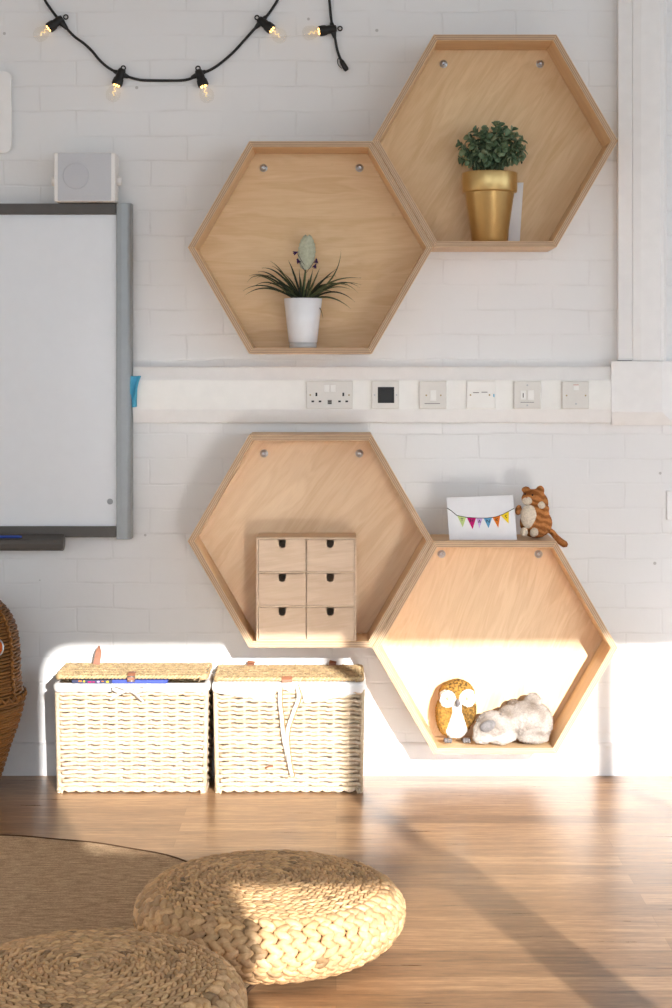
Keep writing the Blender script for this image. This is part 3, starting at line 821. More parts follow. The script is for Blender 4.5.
t = plate('double_socket', 'white double power socket with two switches and central charging port', 'socket', 306.3, 352.8, 381, 408.7)
for x in (316.4, 343.3): pbox(t, 'pin_hole', 'void', x-.9, 392.6, x+.9, 396.2)
for x in (312.8, 320, 339.5, 346.7): pbox(t, 'pin_hole', 'void', x-1.3, 400.5, x+1.3, 402.3)
for x in (326.8, 333): pbox(t, 'rocker_switch', 'plate2', x-2.6, 385, x+2.6, 392, .003, bev=.0008)
pbox(t, 'raised_band', 'plate', 306.8, 386.8, 323.6, 389, .0008); pbox(t, 'raised_band', 'plate', 336.2, 386.8, 352.3, 389, .0008)
pf = pbox(t, 'charging_port', 'grey', 327.6, 400, 331.8, 404.2, .0006)
for y in (400.8, 402.8): pbox(t, 'port_slot', 'void', 328.2, y, 331.2, y+.8, .001)
for x in (310.3, 349): pscrew(t, x, 395)
t = plate('data_socket', 'grey edged outlet plate with a square black opening', 'socket', 371.5, 399, 380.7, 408.7)
o_ = pbox(t, 'black_insert', 'void', 377.8, 387, 394.2, 403, .0014, bev=.0006)
pbox(t, 'port_cover', 'black', 380, 390.5, 392, 400, .003); pbox(t, 'port_latch', 'void', 383.5, 388.3, 388.5, 390, .0025)
for x in (374.5, 396.5): pscrew(t, x, 395, 'steel')
t = plate('fuse_switch', 'white switch plate with one upright rocker beside the black outlet', 'switch', 419, 446.5, 381, 409)
pbox(t, 'rocker_switch', 'plate2', 430.2, 390.2, 436, 400.8, .003, bev=.0008); pbox(t, 'label_strip', 'grey', 424.5, 403.2, 440, 403.9, .0005)
for x in (426.3, 440.8): pscrew(t, x, 395.3)
t = plate('label_plate', 'bright white blank plate marked with small dashes on the trunking', 'outlet plate', 466.3, 495.2, 380.8, 409, 'plate2')
pbox(t, 'printed_dash', 'grey', 473, 392.2, 479, 393, .0004); pbox(t, 'printed_dash', 'grey', 481.5, 391.8, 487.5, 392.6, .0004)
for x in (470.5, 489.5): pscrew(t, x, 395)
pbox(t, 'blue_dot', 'blue_cloth', 493.3, 394, 494.4, 397, .0004)
t = plate('spur_unit', 'white fused spur plate with fuse holder and rocker side by side', 'switch', 513.5, 540.8, 381.2, 409)
pbox(t, 'fuse_holder', 'plate2', 520.6, 390.5, 525.8, 399.5, .002, bev=.0006); pbox(t, 'fuse_slot', 'void', 522.7, 393, 523.5, 397.5, .0026)
pbox(t, 'rocker_switch', 'plate2', 527.8, 390, 534, 400, .003, bev=.0008); pbox(t, 'label_strip', 'grey', 520.5, 402, 534, 402.6, .0005)
for y in (385.2, 405.3): pscrew(t, 527.3, y, 'steel')
t = plate('isolator_switch', 'white three screw isolator plate nearest the corner of the trunking', 'switch', 561.6, 588.6, 381.3, 409)
pbox(t, 'rocker_switch', 'plate2', 573.4, 385.3, 578.6, 390.2, .003, bev=.0006); pbox(t, 'red_mark', 'neon', 573.4, 384.6, 578.6, 385.2, .0006)
pbox(t, 'raised_band', 'plate', 580, 385.2, 588, 386.2, .0006)
for x, y in ((566.6,395.5),(585.6,395.5)): pscrew(t, x, y)
pscrew(t, 576, 403.8, 'steel')

# small plate of unknown use at the right edge of the wall
g = MB(); a, b_ = P(667, 520, .012), P(690, 491, .012)
g.box((a.x, -.012, a.z), (b_.x, -.0006, b_.z))
tag(g.build('small_wall_plate', M['pvc'], bevel=.002), 'small square white plate on the brick wall near the right edge', 'outlet plate')
# rounded white cabinet at the left edge
g = MB(); a, b_ = P(-70, 153, .03), P(11.5, 71, .03); rr = .022
def rrect(x0, x1, z0, z1, r, n=6):
    out = []
    for cx_, cz_, a0 in ((x1-r, z1-r, 0), (x0+r, z1-r, PI/2), (x0+r, z0+r, PI), (x1-r, z0+r, 3*PI/2)):
        out += [(cx_ + r*math.cos(a0+PI/2*i/n), cz_ + r*math.sin(a0+PI/2*i/n)) for i in range(n+1)]
    return out
t = thing('wall_box', 'white box with rounded corners fixed high on the wall at the left edge', 'wall box', ((a.x+b_.x)/2, 0, a.z))
g.prism(rrect(a.x+.004, b_.x-.004, a.z+.004, b_.z-.004, rr), -.026, -.0006); g.build('housing', M['plate'], t)
g = MB(); g.prism(rrect(a.x, b_.x, a.z, b_.z, rr), -.03, -.0262); g.build('cover', M['pvc'], t, bevel=.0015)

# ------------------------------------------------------------------ whiteboard
wd = .07
t = thing('whiteboard', 'wide interactive whiteboard with grey end cap and charcoal rails', 'whiteboard', (PX(0, wd), 0, PZ(539, wd)))
xr = PX(116, wd); xl = PX(-190, wd)
g = MB(); g.box((xl, -.052, PZ(530, wd)), (xr, -.02, PZ(210, wd))); g.build('writing_surface', M['board'], t)
g = MB(); g.box((xl, -wd, PZ(214.2, wd)), (xr-.0004, -.02, PZ(203.5, wd))); g.build('top_rail', M['dark'], t, bevel=.002)
g = MB(); g.box((xl, -wd, PZ(537.5, wd)), (xr-.0004, -.02, PZ(526.6, wd))); g.build('bottom_rail', M['dark'], t, bevel=.002)
g = MB(); e0, e1 = PX(116.2, wd), PX(131.3, wd)
g.prism_axis([(e0, .02), (e0, wd-.002), (e0+.002, wd), (e0+.016, wd+.0015), (e0+.034, wd+.0005), (e1-.006, wd-.003), (e1-.002, wd-.007), (e1, wd-.014), (e1, .02)], PZ(539.5, wd), PZ(203, wd), lambda u, v, a: (u, -v, a)); g.build('end_cap', M['alu'], t, bevel=.003)
g = MB(); g.box((xl, -.02, PZ(520, wd)), (xr, -.0006, PZ(230, wd))); g.build('wall_bracket', M['dark'], t)
g = MB(); g.smooth = True; c = P(110, 501.5, .0525); g.lathe([(.009, 0), (.009, .0006), (.0001, .0006)], 20, Matrix.Translation((c.x, -.0521, c.z)) @ Matrix.Rotation(PI/2, 4, 'X')); g.build('grey_dot', M['smudge'], t)
g = MB(); dt = .12
g.prism_axis([(.0702, PZ(534, .09)), (dt, PZ(540, dt)), (dt+.004, PZ(544, dt)), (dt, PZ(550, dt)), (.09, PZ(551, .09)), (.0702, PZ(546, .08))], xl, PX(63, dt), lambda u, v, a: (a, -u, v))
g.build('pen_tray', M['dark'], t, bevel=.006, seg=3)
g = MB(); g.smooth = True
pz = PZ(537.5, .115)+.002
g.tube([(PX(-30, .11), -.112, pz), (PX(18, .11), -.112, pz), (PX(22, .11), -.112, pz)], [.0045, .0045, .0030], 10)
tag(g.build('marker_pen', M['pen']), 'blue pen lying in the tray under the whiteboard', 'pen')
# speaker on top of the board
zs = PZ(203, wd) + .0005; ds = .115
t = thing('wall_speaker', 'small white loudspeaker with grey grille sitting above the whiteboard', 'speaker', (PX(84, ds), 0, zs))
a, b_ = P(53.8, 203, ds), P(115.2, 152.5, ds)
zs = PZ(203.2, ds) ; zs = max(zs, PZ(203, wd)+.001)
g = MB(); g.box((a.x, -ds, zs), (b_.x, -.035, b_.z)); g.build('cabinet', M['speaker'], t, bevel=.004, seg=3)
g = MB(); g.box((a.x+.012, -ds-.0015, zs+.0015), (b_.x-.012, -ds+.0002, b_.z-.0015)); g.build('grille', M['grille'], t, bevel=.001)
g = MB(); g.smooth = True; c = P(76, 176, ds); g.lathe([(.044, 0), (.036, .0002), (.012, .0003), (.0001, .0003)], 32, Matrix.Translation((c.x, -ds-.0014, c.z)) @ Matrix.Rotation(PI/2, 4, 'X')); g.build('woofer_outline', plain('shaded_grey_mesh', srgb(193,195,200), .6, var=.1, vscale=900), t)
for x in (a.x-.006, b_.x+.006):
    g = MB(); g.smooth = True; g.lathe([(.014, 0), (.014, .012), (.010, .014)], 16, Matrix.Translation((x-.006, -.075, zs+.065)) @ Matrix.Rotation(PI/2, 4, 'Y')); g.build('bracket_knob', M['speaker'], t)
g = MB(); g.box((a.x+.02, -.0345, zs+.02), (b_.x-.02, -.0006, b_.z-.02)); g.build('wall_bracket', M['speaker'], t, bevel=.002)
# turquoise cloth tucked behind the whiteboard
def clothf(u, v):
    w_ = .035*(1-.35*v) ; x = PX(131.3, wd) - .006 + u*w_*(1-.25*math.sin(v*2.6))
    return Vector((x, -.058 - .006*math.sin(u*7+v*3), PZ(376, .05) - v*.098*(1-.12*u*math.sin(v*9))))
g = MB(); g.smooth = True; g.grid(clothf, 12, 24); o = g.build('cleaning_cloth', M['blue_cloth'], recalc=False)
tag(o, 'turquoise cloth hanging behind the edge of the whiteboard', 'cloth'); sd = o.modifiers.new('s', 'SOLIDIFY'); sd.thickness = .002

# ------------------------------------------------------------------ string lights
dl = .03
t = thing('string_lights', 'black festoon cable with warm glowing clear bulbs high on the wall', 'string lights', P(160, 80, .0))
def spline(pts, n=8):
    out = []
    for i in range(len(pts)-1):
        p0 = pts[max(i-1, 0)]; p1 = pts[i]; p2 = pts[i+1]; p3 = pts[min(i+2, len(pts)-1)]
        for k in range(n):
            u = k/n
            out.append(.5*((2*p1) + (p2-p0)*u + (2*p0-5*p1+4*p2-p3)*u*u + (3*p1-p0-3*p2+p3)*u**3))
    return out + [pts[-1]]
path = [(30,-40),(38,-18),(45,0),(50,8),(56,16),(62,23),(67,29),(75,37),(84,43.5),(92,51),(99,59.5),(106,66),(113,70.5),(121,74),(129,77),(136,79),(145,80.3),(169,80.6),(182,80.3),(191,78.5),(198.5,74.5),
        (210,70),(220,63.6),(233,52.5),(244.5,40),(253.5,30),(261,22),(268,14.5),(273.5,6.7),(277.5,0),(286,-18),(300,-40),(315,-38),(327,-20),(329.4,0),(330.3,11),(331.6,22),(333,30),(335,38),(337,49),(339.6,57),(341.5,61)]
g = MB(); g.smooth = True; g.tube(spline([P(x, y, .012) for x, y in path]), .0042, 8); g.build('cable', M['black'], t)
for (jx, jy), (bx, by), (rx, ry) in (((59,20.5),(43,32.5),(65.8,17)), ((121,73),(112.5,96),(123.3,68)), ((199.5,74),(207,96),(198,68.3)), ((262,21.5),(279,35.5),(257,17.6)), ((332,29),(309.5,33),(340,28.5))):
    J, Bq = P(jx, jy, .018), P(bx, by, .026)
    ax = (Bq - J).normalized(); R_ = Matrix.Translation(J) @ ax.to_track_quat('Z', 'Y').to_matrix().to_4x4()
    g = MB(); g.smooth = True
    g.lathe([(.001, -.013), (.010, -.013), (.0125, -.006), (.013, .012), (.013, .016), (.0155, .02), (.0165, .028), (.0165, .038), (.0155, .040), (.013, .040), (.013, .034), (.001, .034)], 20, R_)
    cd = (P(jx+3, jy, .018) - J)
    near = min(range(1, len(path)-1), key=lambda i: (path[i][0]-jx)**2 + (path[i][1]-jy)**2)
    (ax0, ay0), (ax1, ay1) = path[near-1], path[near+1]; ll = math.hypot(ax1-ax0, ay1-ay0); ux, uy = (ax1-ax0)/ll, (ay1-ay0)/ll; qx, qy = path[near]
    g.tube([P(qx+ux*k, qy+uy*k, .0135) for k in (-8, -6.5, -3, 0, 3, 6.5, 8)], [.005,.0062,.0085,.0105,.0085,.0062,.005], 10)
    h = g.build('lamp_holder', M['black'], t)
    g = MB(); g.smooth = True
    rc = P(rx, ry, .016); g.tube([rc + Vector((.0065*math.cos(q), 0, .0065*math.sin(q))) for q in [i*PI/8 for i in range(16)]], .0022, 6, True); g.build('hanging_loop', M['black'], h)
    g = MB(); g.smooth = True
    g.lathe([(.010, .0345), (.011, .042), (.015, .050), (.0205, .060), (.0225, .070), (.021, .080), (.016, .0885), (.008, .0925), (.0005, .0935)], 24, R_, caps=False); g.build('bulb', M['glass'], h)
    g = MB(); g.smooth = True
    for k in range(6):
        q = k*PI/3; g.ell(R_ @ Vector((.0085*math.cos(q), .0085*math.sin(q), .041)), (.0026,.0026,.0026), None, 8, 6)
    g.build('led', M['led'], h)
    g = MB(); g.smooth = True
    g.tube([R_ @ Vector((.004*math.cos(k*1.1), .004*math.sin(k*1.1), .048+.0024*k)) for k in range(12)], .0009, 6); g.build('filament', M['glow'], h)
g = MB(); g.smooth = True
g.tube([P(341, 60, .014), P(342, 62, .014), P(346, 69, .014), P(347, 70.5, .014)], [.005, .0075, .0085, .006], 12); pl = g.build('end_plug', M['black'], t)
g = MB(); g.smooth = True; g.tube(spline([P(x, y, .014) for x, y in ((340,57),(337.5,60),(338.5,65),(342,68.5))]), .0013, 6); g.build('plug_strap', M['black'], t)

# ------------------------------------------------------------------ willow baskets
def rr_path(x0, x1, y0, y1, r, step=.006):
    pts = []
    seg = [((x0+r, y0), (x1-r, y0)), None, ((x1, y0+r), (x1, y1-r)), None, ((x1-r, y1), (x0+r, y1)), None, ((x0, y1-r), (x0, y0+r)), None]
    cor = [(x1-r, y0+r, -PI/2), (x1-r, y1-r, 0), (x0+r, y1-r, PI/2), (x0+r, y0+r, PI)]
    ci = 0
    for sgm in seg:
        if sgm:
            (a, b_), (c, d) = sgm; n = max(1, int(math.hypot(c-a, d-b_)/step))
            pts += [(a+(c-a)*i/n, b_+(d-b_)*i/n) for i in range(n)]
        else:
            cx_, cy2, a0 = cor[ci]; ci += 1
            pts += [(cx_ + r*math.cos(a0+PI/2*i/5), cy2 + r*math.sin(a0+PI/2*i/5)) for i in range(5)]
    return pts
def strand(g, c, tdir, nrm, L, Wd, Th, col, nu=6):
    tdir = tdir.normalized(); nrm = (nrm - tdir*nrm.dot(tdir)).normalized(); sd_ = tdir.cross(nrm)
    R_ = Matrix((tdir, sd_, nrm)).transposed().to_4x4(); R_.translation = c
    g.col = col
    prof = [(.12,-1),(.72,-.62),(1,0),(.72,.62),(.12,1)]
    vs = []
    for r, z in prof:
        for j in range(nu):
            q = 2*PI*j/nu; vs.append(R_ @ Vector((z*L/2, r*math.cos(q)*Wd/2, r*math.sin(q)*Th/2)))
    fs = [(i*nu+j, (i+1)*nu+j, (i+1)*nu+(j+1) % nu, i*nu+(j+1) % nu) for i in range(4) for j in range(nu)]
    fs += [tuple(range(nu)), tuple(4*nu+j for j in range(nu-1, -1, -1))]
    g.add(vs, fs)
def tone(r, lo=.78, hi=1.12): 
    v = r.uniform(lo, hi); return (v*r.uniform(.98,1.03), v, v*r.uniform(.93,1.03))

BF, BB = -.222, -.024
def basket(px0, px1, label, kind, seed):
    r_ = random.Random(seed)
    x0, x1 = PX(px0, .222), PX(px1, .222); hz = .318 - (.005 if kind == 0 else 0)
    t = thing('willow_basket', label, 'basket', ((x0+x1)/2, (BF+BB)/2, 0), 'lidded willow hampers by the wall')
    cx_ = (x0+x1)/2
    g = MB(); g.smooth = True
    ncol = 10; spc = (x1-x0)/ncol
    rowsn = 25
    for k in range(rowsn):
        z = .014 + k*(hz-.022)/(rowsn-1)
        f = .975 + .025*z/hz
        base = rr_path(cx_-(x1-x0)/2*f+.006, cx_+(x1-x0)/2*f-.006, BF+.004*(1-z/hz), BB, .014, .005)
        acc = 0; pts = []
        thick = k in (0, 12, 13, 24)
        nb = len(base)
        for i, (x, y) in enumerate(base):
            px_, py_ = base[i-1] if i else base[-1]
            acc += math.hypot(x-px_, y-py_) if i else 0
            nx, ny = base[(i+1) % nb][0]-px_, base[(i+1) % nb][1]-py_
            ln = math.hypot(nx, ny) or 1
            ox_, oy_ = ny/ln, -nx/ln
            ph = acc/spc
            a = (.0056 if not thick else .0022)*math.cos(PI*ph + PI*k)
            fr = ph - math.floor(ph)
            zz = z + .0045*(fr-.5)*(1 if k % 2 else .6) + .0012*noise.noise(Vector((x*30, y*30, k*3.1)))
            pts.append((x + ox_*a, y + oy_*a, max(zz, .006)))
        g.col = tone(r_, .82, 1.08)
        g.tube(pts, .0059 if not thick else .0062, 6, True)
    g.build('woven_body', M['willow'], t, recalc=False)
    for i in range(ncol+1):
        x = x0 + spc*i
        if i in (0, ncol): continue
        for oy in (BF+.0005, BB-.0005):
            g = MB(); g.smooth = True; g.col = tone(r_, .85, 1.02)
            g.tube([(cx_+(x-cx_)*.978, oy+(.004 if oy < -.1 else 0), .004), (x, oy, hz)], .0042, 6)
            g.build('stake', M['willow'], t, recalc=False)
    for xx in (x0+.004, x1-.004):
        for yy in (BF+.004, BB-.004):
            g = MB(); g.smooth = True; g.col = tone(r_, .8, .95); g.tube([(cx_+(xx-cx_)*.975, yy+(.003 if yy < -.1 else 0), .004), (xx, yy, hz)], .0075, 8); g.build('corner_post', M['willow'], t, recalc=False)
    # bottom braid
    g = MB(); g.smooth = True
    pb = rr_path(cx_-(x1-x0)/2*.975-.001, cx_+(x1-x0)/2*.975+.001, BF+.001, BB, .014, .016)
    for i, (x, y) in enumerate(pb):
        nx, ny = pb[(i+1) % len(pb)]; d = Vector((nx-x, ny-y, .006*(-1)**i)); n = Vector((d.y, -d.x, 0))
        strand(g, Vector((x, y, .0085)), d, n, .026, .0095, .009, tone(r_))
    g.build('base_braid', M['willow'], t, recalc=False)
    g = MB(); g.box((x0+.032, BF+.034, .008), (x1-.032, BB-.034, hz-.02)); g.build('inner_lining', M['linen'], t)
    # cloth folded over the rim
    ztop = hz + .012; lx0, lx1 = x0-.0035, x1+.0025
    pr = rr_path(lx0, lx1, BF-.0075, BB+.004, .02, .006)
    def drop(x, y):
        if kind == 0: return .025 + .0015*math.sin(x*60)
        u = (x-x0)/(x1-x0)
        if y > BF+.01: return .034
        if .40 < u < .60: return .020 + .010*abs(math.sin(u*40))
        return .032 + (.028*min(1, u/.38) if u <= .4 else .030*min(1, (1-u)/.38))
    g = MB(); g.smooth = True; vs, fs = [], []; n = len(pr); lv = 7
    for j in range(lv+1):
        v = j/lv
        for i, (x, y) in enumerate(pr):
            dz = drop(x, y); bulge = .003*math.sin(PI*v) + .0015*noise.noise(Vector((x*50, v*3, y*50)))
            px_, py_ = pr[i-1]; nx, ny = pr[(i+1) % n][0]-px_, pr[(i+1) % n][1]-py_; ln = math.hypot(nx, ny) or 1
            inset = .012*max(0, 1-v*5)
            vs.append((x + ny/ln*(bulge-inset), y - nx/ln*(bulge-inset), ztop - dz*v))
    for j in range(lv):
        for i in range(n): fs.append((j*n+i, j*n+(i+1) % n, (j+1)*n+(i+1) % n, (j+1)*n+i))
    g.add(vs, fs); o = g.build('cloth_lining', M['linen'], t, recalc=False); sd_ = o.modifiers.new('s', 'SOLIDIFY'); sd_.thickness = .0012
    # lid
    zl0 = ztop + .001; g = MB(); g.smooth = True
    if kind == 0: zl0 += .0112
    ly0, ly1 = BF-.004, BB-.002; nr = 11
    for k in range(nr):
        y = ly0 + .008 + (ly1-ly0-.010)*k/(nr-1); zz = zl0 + .010 + .002*math.sin(PI*k/(nr-1))
        xa, xb = x0+.004, x1-.006; m = int((xb-xa)/.0085)
        for i in range(m):
            x = xa + (xb-xa)*(i+.5*(k % 2))/m
            strand(g, Vector((x, y, zz + r_.uniform(-.001,.001))), Vector((.6, .8*(1 if k % 2 else -1), 0)), Vector((0,0,1)), .021, .0085, .008, tone(r_, .72, 1.15), 5)
    lid = g.build('lid', M['lidw'], t, recalc=False)
    g = MB(); g.smooth = True
    rim = rr_path(x0+.002, x1-.002, ly0-.001, ly1+.002, .016, .011)
    for i, (x, y) in enumerate(rim):
        nx, ny = rim[(i+1) % len(rim)]; d = Vector((nx-x, ny-y, .007)); strand(g, Vector((x, y, zl0+.006)), d, Vector((d.y, -d.x, .3)), .021, .009, .0095, tone(r_, .9, 1.2), 6)
    g.build('lid_rim', M['lidw'], lid, recalc=False)
    return t, x0, x1, hz, ztop, zl0
def strip(g, pts, w_, th_, side=Vector((1,0,0))):
    vs = []
    for i, p in enumerate(pts):
        d = (pts[min(i+1, len(pts)-1)] - pts[max(i-1, 0)]).normalized(); s = (side - d*side.dot(d)).normalized(); n = s.cross(d).normalized()
        ww = w_[i] if isinstance(w_, (list, tuple)) else w_
        vs += [p - s*ww/2 - n*th_/2, p + s*ww/2 - n*th_/2, p + s*ww/2 + n*th_/2, p - s*ww/2 + n*th_/2]
    fs = [(3,2,1,0), tuple((len(pts)-1)*4+j for j in range(4))]
    for i in range(len(pts)-1):
        for j in range(4): fs.append((i*4+j, i*4+(j+1) % 4, (i+1)*4+(j+1) % 4, (i+1)*4+j))
    g.add(vs, fs)
B1 = basket(55.5, 207.6, 'willow hamper with a white bow and a blue box under its lid', 0, 3)
t, x0, x1, hz, ztop, zl0 = B1
# leather straps
g = MB(); c = P(97.5, 664, .05); strip(g, [Vector((c.x-.003, -.055, zl0+.012)), Vector((c.x, -.05, zl0+.03)), Vector((c.x+.003, -.047, PZ(652, .05))), Vector((c.x+.004, -.046, PZ(646, .05)))], [.021,.020,.019,.004], .003)
g.build('raised_strap', M['leather'], t)
g = MB(); xb_ = PX(131.5, .23); yy = BF-.0155
strip(g, [Vector((xb_, -.205, zl0+.0175)), Vector((xb_, BF-.004, zl0+.017)), Vector((xb_, yy, zl0+.009)), Vector((xb_, yy-.001, zl0-.006))], .022, .003)
sp_ = g.build('front_strap', M['leather'], t)
g = MB(); g.smooth = True; zz = zl0+.004
g.tube([Vector((xb_+dx, yy-.004, zz+dz)) for dx, dz in ((-.011,-.007),(.011,-.007),(.011,.006),(-.011,.006))], .0018, 6, True); g.build('buckle', M['steel'], sp_)
# bow
g = MB(); zb2 = ztop-.019; xbw = PX(128, .235); yb = BF-.0145
def bowpts(pts): return [Vector((xbw + PXd/338, yb - o, zb2 - PYd/338)) for PXd, PYd, o in pts]
g.smooth = True
strip(g, spline(bowpts([(0,0,.004),(-5,-3,.012),(-12,-5,.012),(-14.5,-2,.009),(-10,1,.006),(0,1,.003)]), 5), .0085, .0016, Vector((0,-.3,1)))
strip(g, spline(bowpts([(0,0,.004),(6,-3,.012),(14,-5,.012),(17,-2.5,.009),(11,1,.006),(0,1,.003)]), 5), .0085, .0016, Vector((0,-.3,1)))
strip(g, spline(bowpts([(0,0,.004),(-8,3,.006),(-18,9,.003)]), 5), .0085, .0016, Vector((0,-.3,1)))
strip(g, spline(bowpts([(0,0,.004),(7,3,.006),(15,11,.003)]), 5), .0085, .0016, Vector((0,-.3,1)))
g.ell(bowpts([(0,0,.006)])[0], (.008,.006,.007), None, 10, 8)
g.build('bow', M['tape'], t, recalc=False)
# box of blue card under the lid
za = ztop + .0016; xa, xb_, xm_ = PX(72, .232), PX(167.5, .232), PX(112, .232)
tb = thing('board_game_box', 'flat blue printed box sticking out under the lid of the hamper', 'box', ((xa+xb_)/2, -.15, za))
g = MB(); g.box((xm_, BF-.0135, za), (xb_, -.09, za+.0092)); g.build('lid_half', M['bookblue'], tb, bevel=.0006)
g = MB(); g.box((xa, BF-.0135, za), (xm_-.0003, -.09, za+.0092)); g.build('printed_half', M['booknavy'], tb, bevel=.0006)
r_ = random.Random(5)
for i in range(7):
    x = xa + .02 + i*.0135; g = MB(); w_ = r_.uniform(.005, .011); zq = za + r_.uniform(.002, .005)
    g.box((x, BF-.0142, zq), (x+w_, BF-.0134, zq+r_.uniform(.002,.0045))); g.build('printed_picture', r_.choice([M['sun'], M['magenta'], M['card'], M['lilac'], M['tang']]), tb)

B2 = basket(214, 363.8, 'willow hamper with long untied ribbons, standing under the drawer shelf', 1, 9)
t, x0, x1, hz, ztop, zl0 = B2
for px in (251, 332.5):
    g = MB(); x = PX(px, .03); strip(g, [Vector((x, -.05, zl0+.0165)), Vector((x, -.03, zl0+.018)), Vector((x+.002, -.024, zl0+.024))], .022, .003); g.build('hinge_strap', M['leather'], t)
g = MB(); xq = PX(287, .235); strip(g, [Vector((xq, BF-.006, zl0+.014)), Vector((xq, BF-.0145, zl0+.006)), Vector((xq, BF-.0165, zl0-.002))], .030, .003); g.build('front_strap', M['leather'], t)
yb = BF-.0135
def rb(pts): return spline([Vector((PX(x, .237), yb - o, PZ(y, .237))) for x, y, o in pts], 5)
for pts in ([(281,686,.002),(280,700,.003),(282,718,.003),(283.5,735,.004),(288,757,.003),(292.5,776,.003)], [(296,684,.002),(299,697,.005),(293,714,.005),(287.5,733,.0065),(289,757,.0065),(291,770,.006)]):
    g = MB(); g.smooth = True; strip(g, rb(pts), .013, .0014, Vector((1,0,0))); rbn = g.build('ribbon', M['tape'], t, recalc=False)
    g = MB(); g.smooth = True; strip(g, [p + Vector((.0066, -.0006, 0)) for p in rb(pts)], .0034, .002, Vector((1,0,0))); g.build('ribbon_edge', M['hem'], rbn, recalc=False)
g = MB(); g.smooth = True; g.tube([P(265, 768, .2285), P(269, 766.5, .2288), P(273, 766, .2282)], .003, 6); g.build('frayed_cane', M['leather'], t)

# ------------------------------------------------------------------ brown wicker basket at the left edge
cxw, cyw = -1.116, -.245
t = thing('wicker_tub', 'tall rounded dark brown wicker tub standing on the floor at the left edge', 'wicker tub', (cxw, cyw, 0))
pf = [(.115, .004), (.135, .06), (.160, .14), (.188, .22), (.203, .285), (.2, .30)]
pf2 = [(.196, .304), (.190, .36), (.188, .42), (.180, .48), (.160, .53), (.12, .572), (.06, .594), (.004, .6)]
def densify(p, step=.009):
    out = [p[0]]
    for a, b_ in zip(p, p[1:]):
        n = max(1, int(math.hypot(b_[0]-a[0], b_[1]-a[1])/step)); out += [(a[0]+(b_[0]-a[0])*i/n, a[1]+(b_[1]-a[1])*i/n) for i in range(1, n+1)]
    return out
def smoothp(p):
    return [(q.x, q.y) for q in spline([Vector((a, b_, 0)) for a, b_ in p], 6)]
r_ = random.Random(21)
for nm, pr in (('tub_body', smoothp(pf)), ('domed_lid', smoothp(pf2))):
    g = MB(); g.smooth = True; dp_ = densify([pr[0]] + pr[1:], .0035)
    last = None; k = 0
    for rad, z in dp_:
        if last and math.hypot(rad-last[0], z-last[1]) < .0066: continue
        last = (rad, z); k += 1; g.col = tone(r_, .65, 1.15)
        n = max(10, int(rad*560)); ns = max(6, int(rad*300)//2*2)
        n = 96 if rad > .05 else 32
        g.tube([(cxw + (rad-.004+.0022*math.cos(i/n*PI*38+PI*k))*math.cos(2*PI*i/n), cyw + (rad-.004+.0022*math.cos(i/n*PI*38+PI*k))*math.sin(2*PI*i/n), max(z, .005)) for i in range(n)], .0043, 5, True)
    b_ = g.build(nm, M['wicker'], t, recalc=False)
    g = MB(); g.smooth = True; g.lathe([(max(rad-.010, .002), z) for rad, z in pr], 48, Matrix.Translation((cxw, cyw, 0))); g.build('inner_wall', M['core'], b_)
g = MB(); g.smooth = True
for i in range(90):
    q = 2*PI*i/90; c = Vector((cxw+.203*math.cos(q), cyw+.203*math.sin(q), .296)); tg = Vector((-math.sin(q), math.cos(q), .9*(-1)**i)); strand(g, c, tg, Vector((math.cos(q), math.sin(q), 0)), .026, .009, .010, tone(r_, .8, 1.3), 5)
g.build('rim_braid', M['wicker'], t, recalc=False)
# braided seam running over the dome
g = MB(); g.smooth = True
dm = densify(smoothp(pf2), .010)
for i, (rad, z) in enumerate(dm):
    for s in (1,):
        q = -.35; c = Vector((cxw+(rad+.002)*math.cos(q), cyw+(rad+.002)*math.sin(q), z)); strand(g, c, Vector((-math.sin(q), math.cos(q), .8*(-1)**i)), Vector((math.cos(q), math.sin(q), .2)), .024, .009, .009, tone(r_, .9, 1.4), 5)
g.build('seam_braid', M['wicker'], t, recalc=False)
zr = .452; Rr = .181
def tub_px(q):
    d = -(cyw + Rr*math.sin(q)); return PX0 + (cxw + Rr*math.cos(q))*sc_at(d)
q = min((-PI/2 + i*PI/400 for i in range(200)), key=lambda a: abs(tub_px(a) + 5))
Rm = Matrix.Translation((cxw+Rr*math.cos(q), cyw+Rr*math.sin(q), zr)) @ Vector((math.cos(q), math.sin(q), .15)).to_track_quat('Z', 'Y').to_matrix().to_4x4()
g = MB(); g.smooth = True; g.lathe([(.001, .008), (.021, .008), (.021, -.01), (.001, -.01)], 24, Rm); g.build('orange_disc', M['orange'], t)
g = MB(); g.smooth = True; g.tube([Rm @ Vector((.0235*math.cos(i*PI/12), .0235*math.sin(i*PI/12), .007)) for i in range(24)], .0032, 8, True); g.build('metal_ring', M['steel'], t)

# ------------------------------------------------------------------ rug and pouffes
rcx, rcy, rR_ = -.965, -1.53, .835
RUGT = .007
t = thing('round_rug', 'round tan woven rug with dark bound edge lying on the wood floor', 'rug', (rcx, rcy, .0006))
g = MB()
n = 128; rad = lambda q: rR_ + .004*math.sin(q*9) + .003*math.sin(q*23)
pts = [(rcx + rad(2*PI*i/n)*math.cos(2*PI*i/n), rcy + rad(2*PI*i/n)*math.sin(2*PI*i/n)) for i in range(n)]
g.add([(x, y, .0006) for x, y in pts] + [(x, y, RUGT) for x, y in pts], [list(range(n-1, -1, -1)), list(range(n, 2*n))] + [(i, (i+1) % n, (i+1) % n+n, i+n) for i in range(n)])
g.build('pile', M['rug'], t)
g = MB(); g.smooth = True; g.tube([(rcx+(rad(2*PI*i/n)+.002)*math.cos(2*PI*i/n), rcy+(rad(2*PI*i/n)+.002)*math.sin(2*PI*i/n), .0052) for i in range(n)], .0046, 6, True); g.build('bound_edge', M['rugedge'], t)

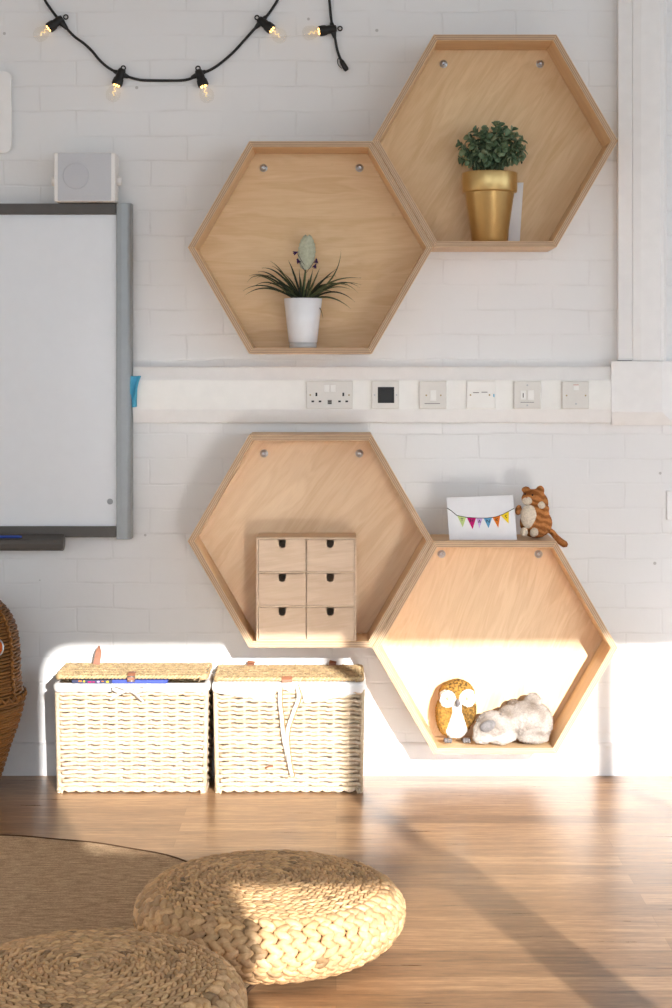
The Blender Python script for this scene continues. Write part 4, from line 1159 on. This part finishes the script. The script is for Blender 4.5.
def pouffe(cx_, cy2, label, floor_z):
    r_ = random.Random(31)
    t = thing('braided_pouffe', label, 'pouffe', (cx_, cy2, floor_z), 'round braided banana fibre pouffes')
    prof = smoothp([(.004, .163), (.08, .161), (.16, .157), (.215, .150), (.248, .139), (.272, .119), (.282, .093), (.272, .060), (.240, .030), (.195, .012)])
    dens = densify(prof, .001)
    acc = [0]
    for a, b_ in zip(dens, dens[1:]): acc.append(acc[-1] + math.hypot(a[0]-b_[0], a[1]-b_[1]))
    def at(sv):
        i = min(range(len(acc)), key=lambda k: abs(acc[k]-sv)); j0, j1 = max(0, i-4), min(len(dens)-1, i+4)
        tx, tz = dens[j1][0]-dens[j0][0], dens[j1][1]-dens[j0][1]; l = math.hypot(tx, tz)
        return dens[i][0], dens[i][1], tx/l, tz/l
    s_top = next(a for a, d in zip(acc, dens) if d[0] > .245)
    rings = []; s = .010
    while s < acc[-1]-.004:
        w_ = .0185 if s < s_top else .026
        rings.append((s, w_)); s += w_
    gt, gs = MB(), MB(); gt.smooth = gs.smooth = True
    base = Vector((cx_, cy2, floor_z))
    for ri, (s, w_) in enumerate(rings):
        rad_, z, tr, tz = at(s); g = gt if s < s_top else gs
        pitch = .019 if s < s_top else .029
        m = max(6, int(2*PI*rad_/pitch)); ph = r_.random()*6
        for i in range(m):
            q = 2*PI*(i+r_.uniform(-.08,.08))/m + ph
            er = Vector((math.cos(q), math.sin(q), 0)); et = Vector((-math.sin(q), math.cos(q), 0))
            dn = er*tr + Vector((0,0,tz)); nrm = er*(-tz) + Vector((0,0,tr)); 
            if nrm.dot(er*.5+Vector((0,0,1))) < 0: nrm = -nrm
            c = base + er*rad_ + Vector((0,0,z))
            dk = .55 if r_.random() < .022 else 1
            for sgn in (-1, 1):
                cc_ = c + dn*(sgn*w_*.24) + nrm*r_.uniform(-.0015,.0015) + et*(pitch*.5*(sgn > 0)*.15)
                strand(g, cc_, et + dn*(sgn*(-.62 if s >= s_top else -.42)), nrm, pitch*(1.45 if s >= s_top else 1.5), pitch*(.80 if s >= s_top else .50), pitch*(.62 if s >= s_top else .6), tuple(x*dk for x in tone(r_, .68, 1.18)), 6)
    gt.build('coiled_top', M['banana'], t, recalc=False); gs.build('braided_side', M['banana'], t, recalc=False)
    g = MB(); g.smooth = True; g.lathe([(max(a-.008, .001), b_-(.006 if a < .25 else 0)) for a, b_ in prof] + [(.001, .008)], 64, Matrix.Translation(base)); g.build('filling', M['core'], t)
    return t
RZT = RUGT + .003
p1 = pouffe(-.141, -1.60, 'sunlit braided pouffe standing half on the rug edge, farther from the camera', RZT)
p2 = copy_tree(p1)
p2.location = (-.452, -2.135, RZT); p2.rotation_euler.z = 1.3
p2['label'] = 'shaded braided pouffe cut off by the lower left corner of the photo'
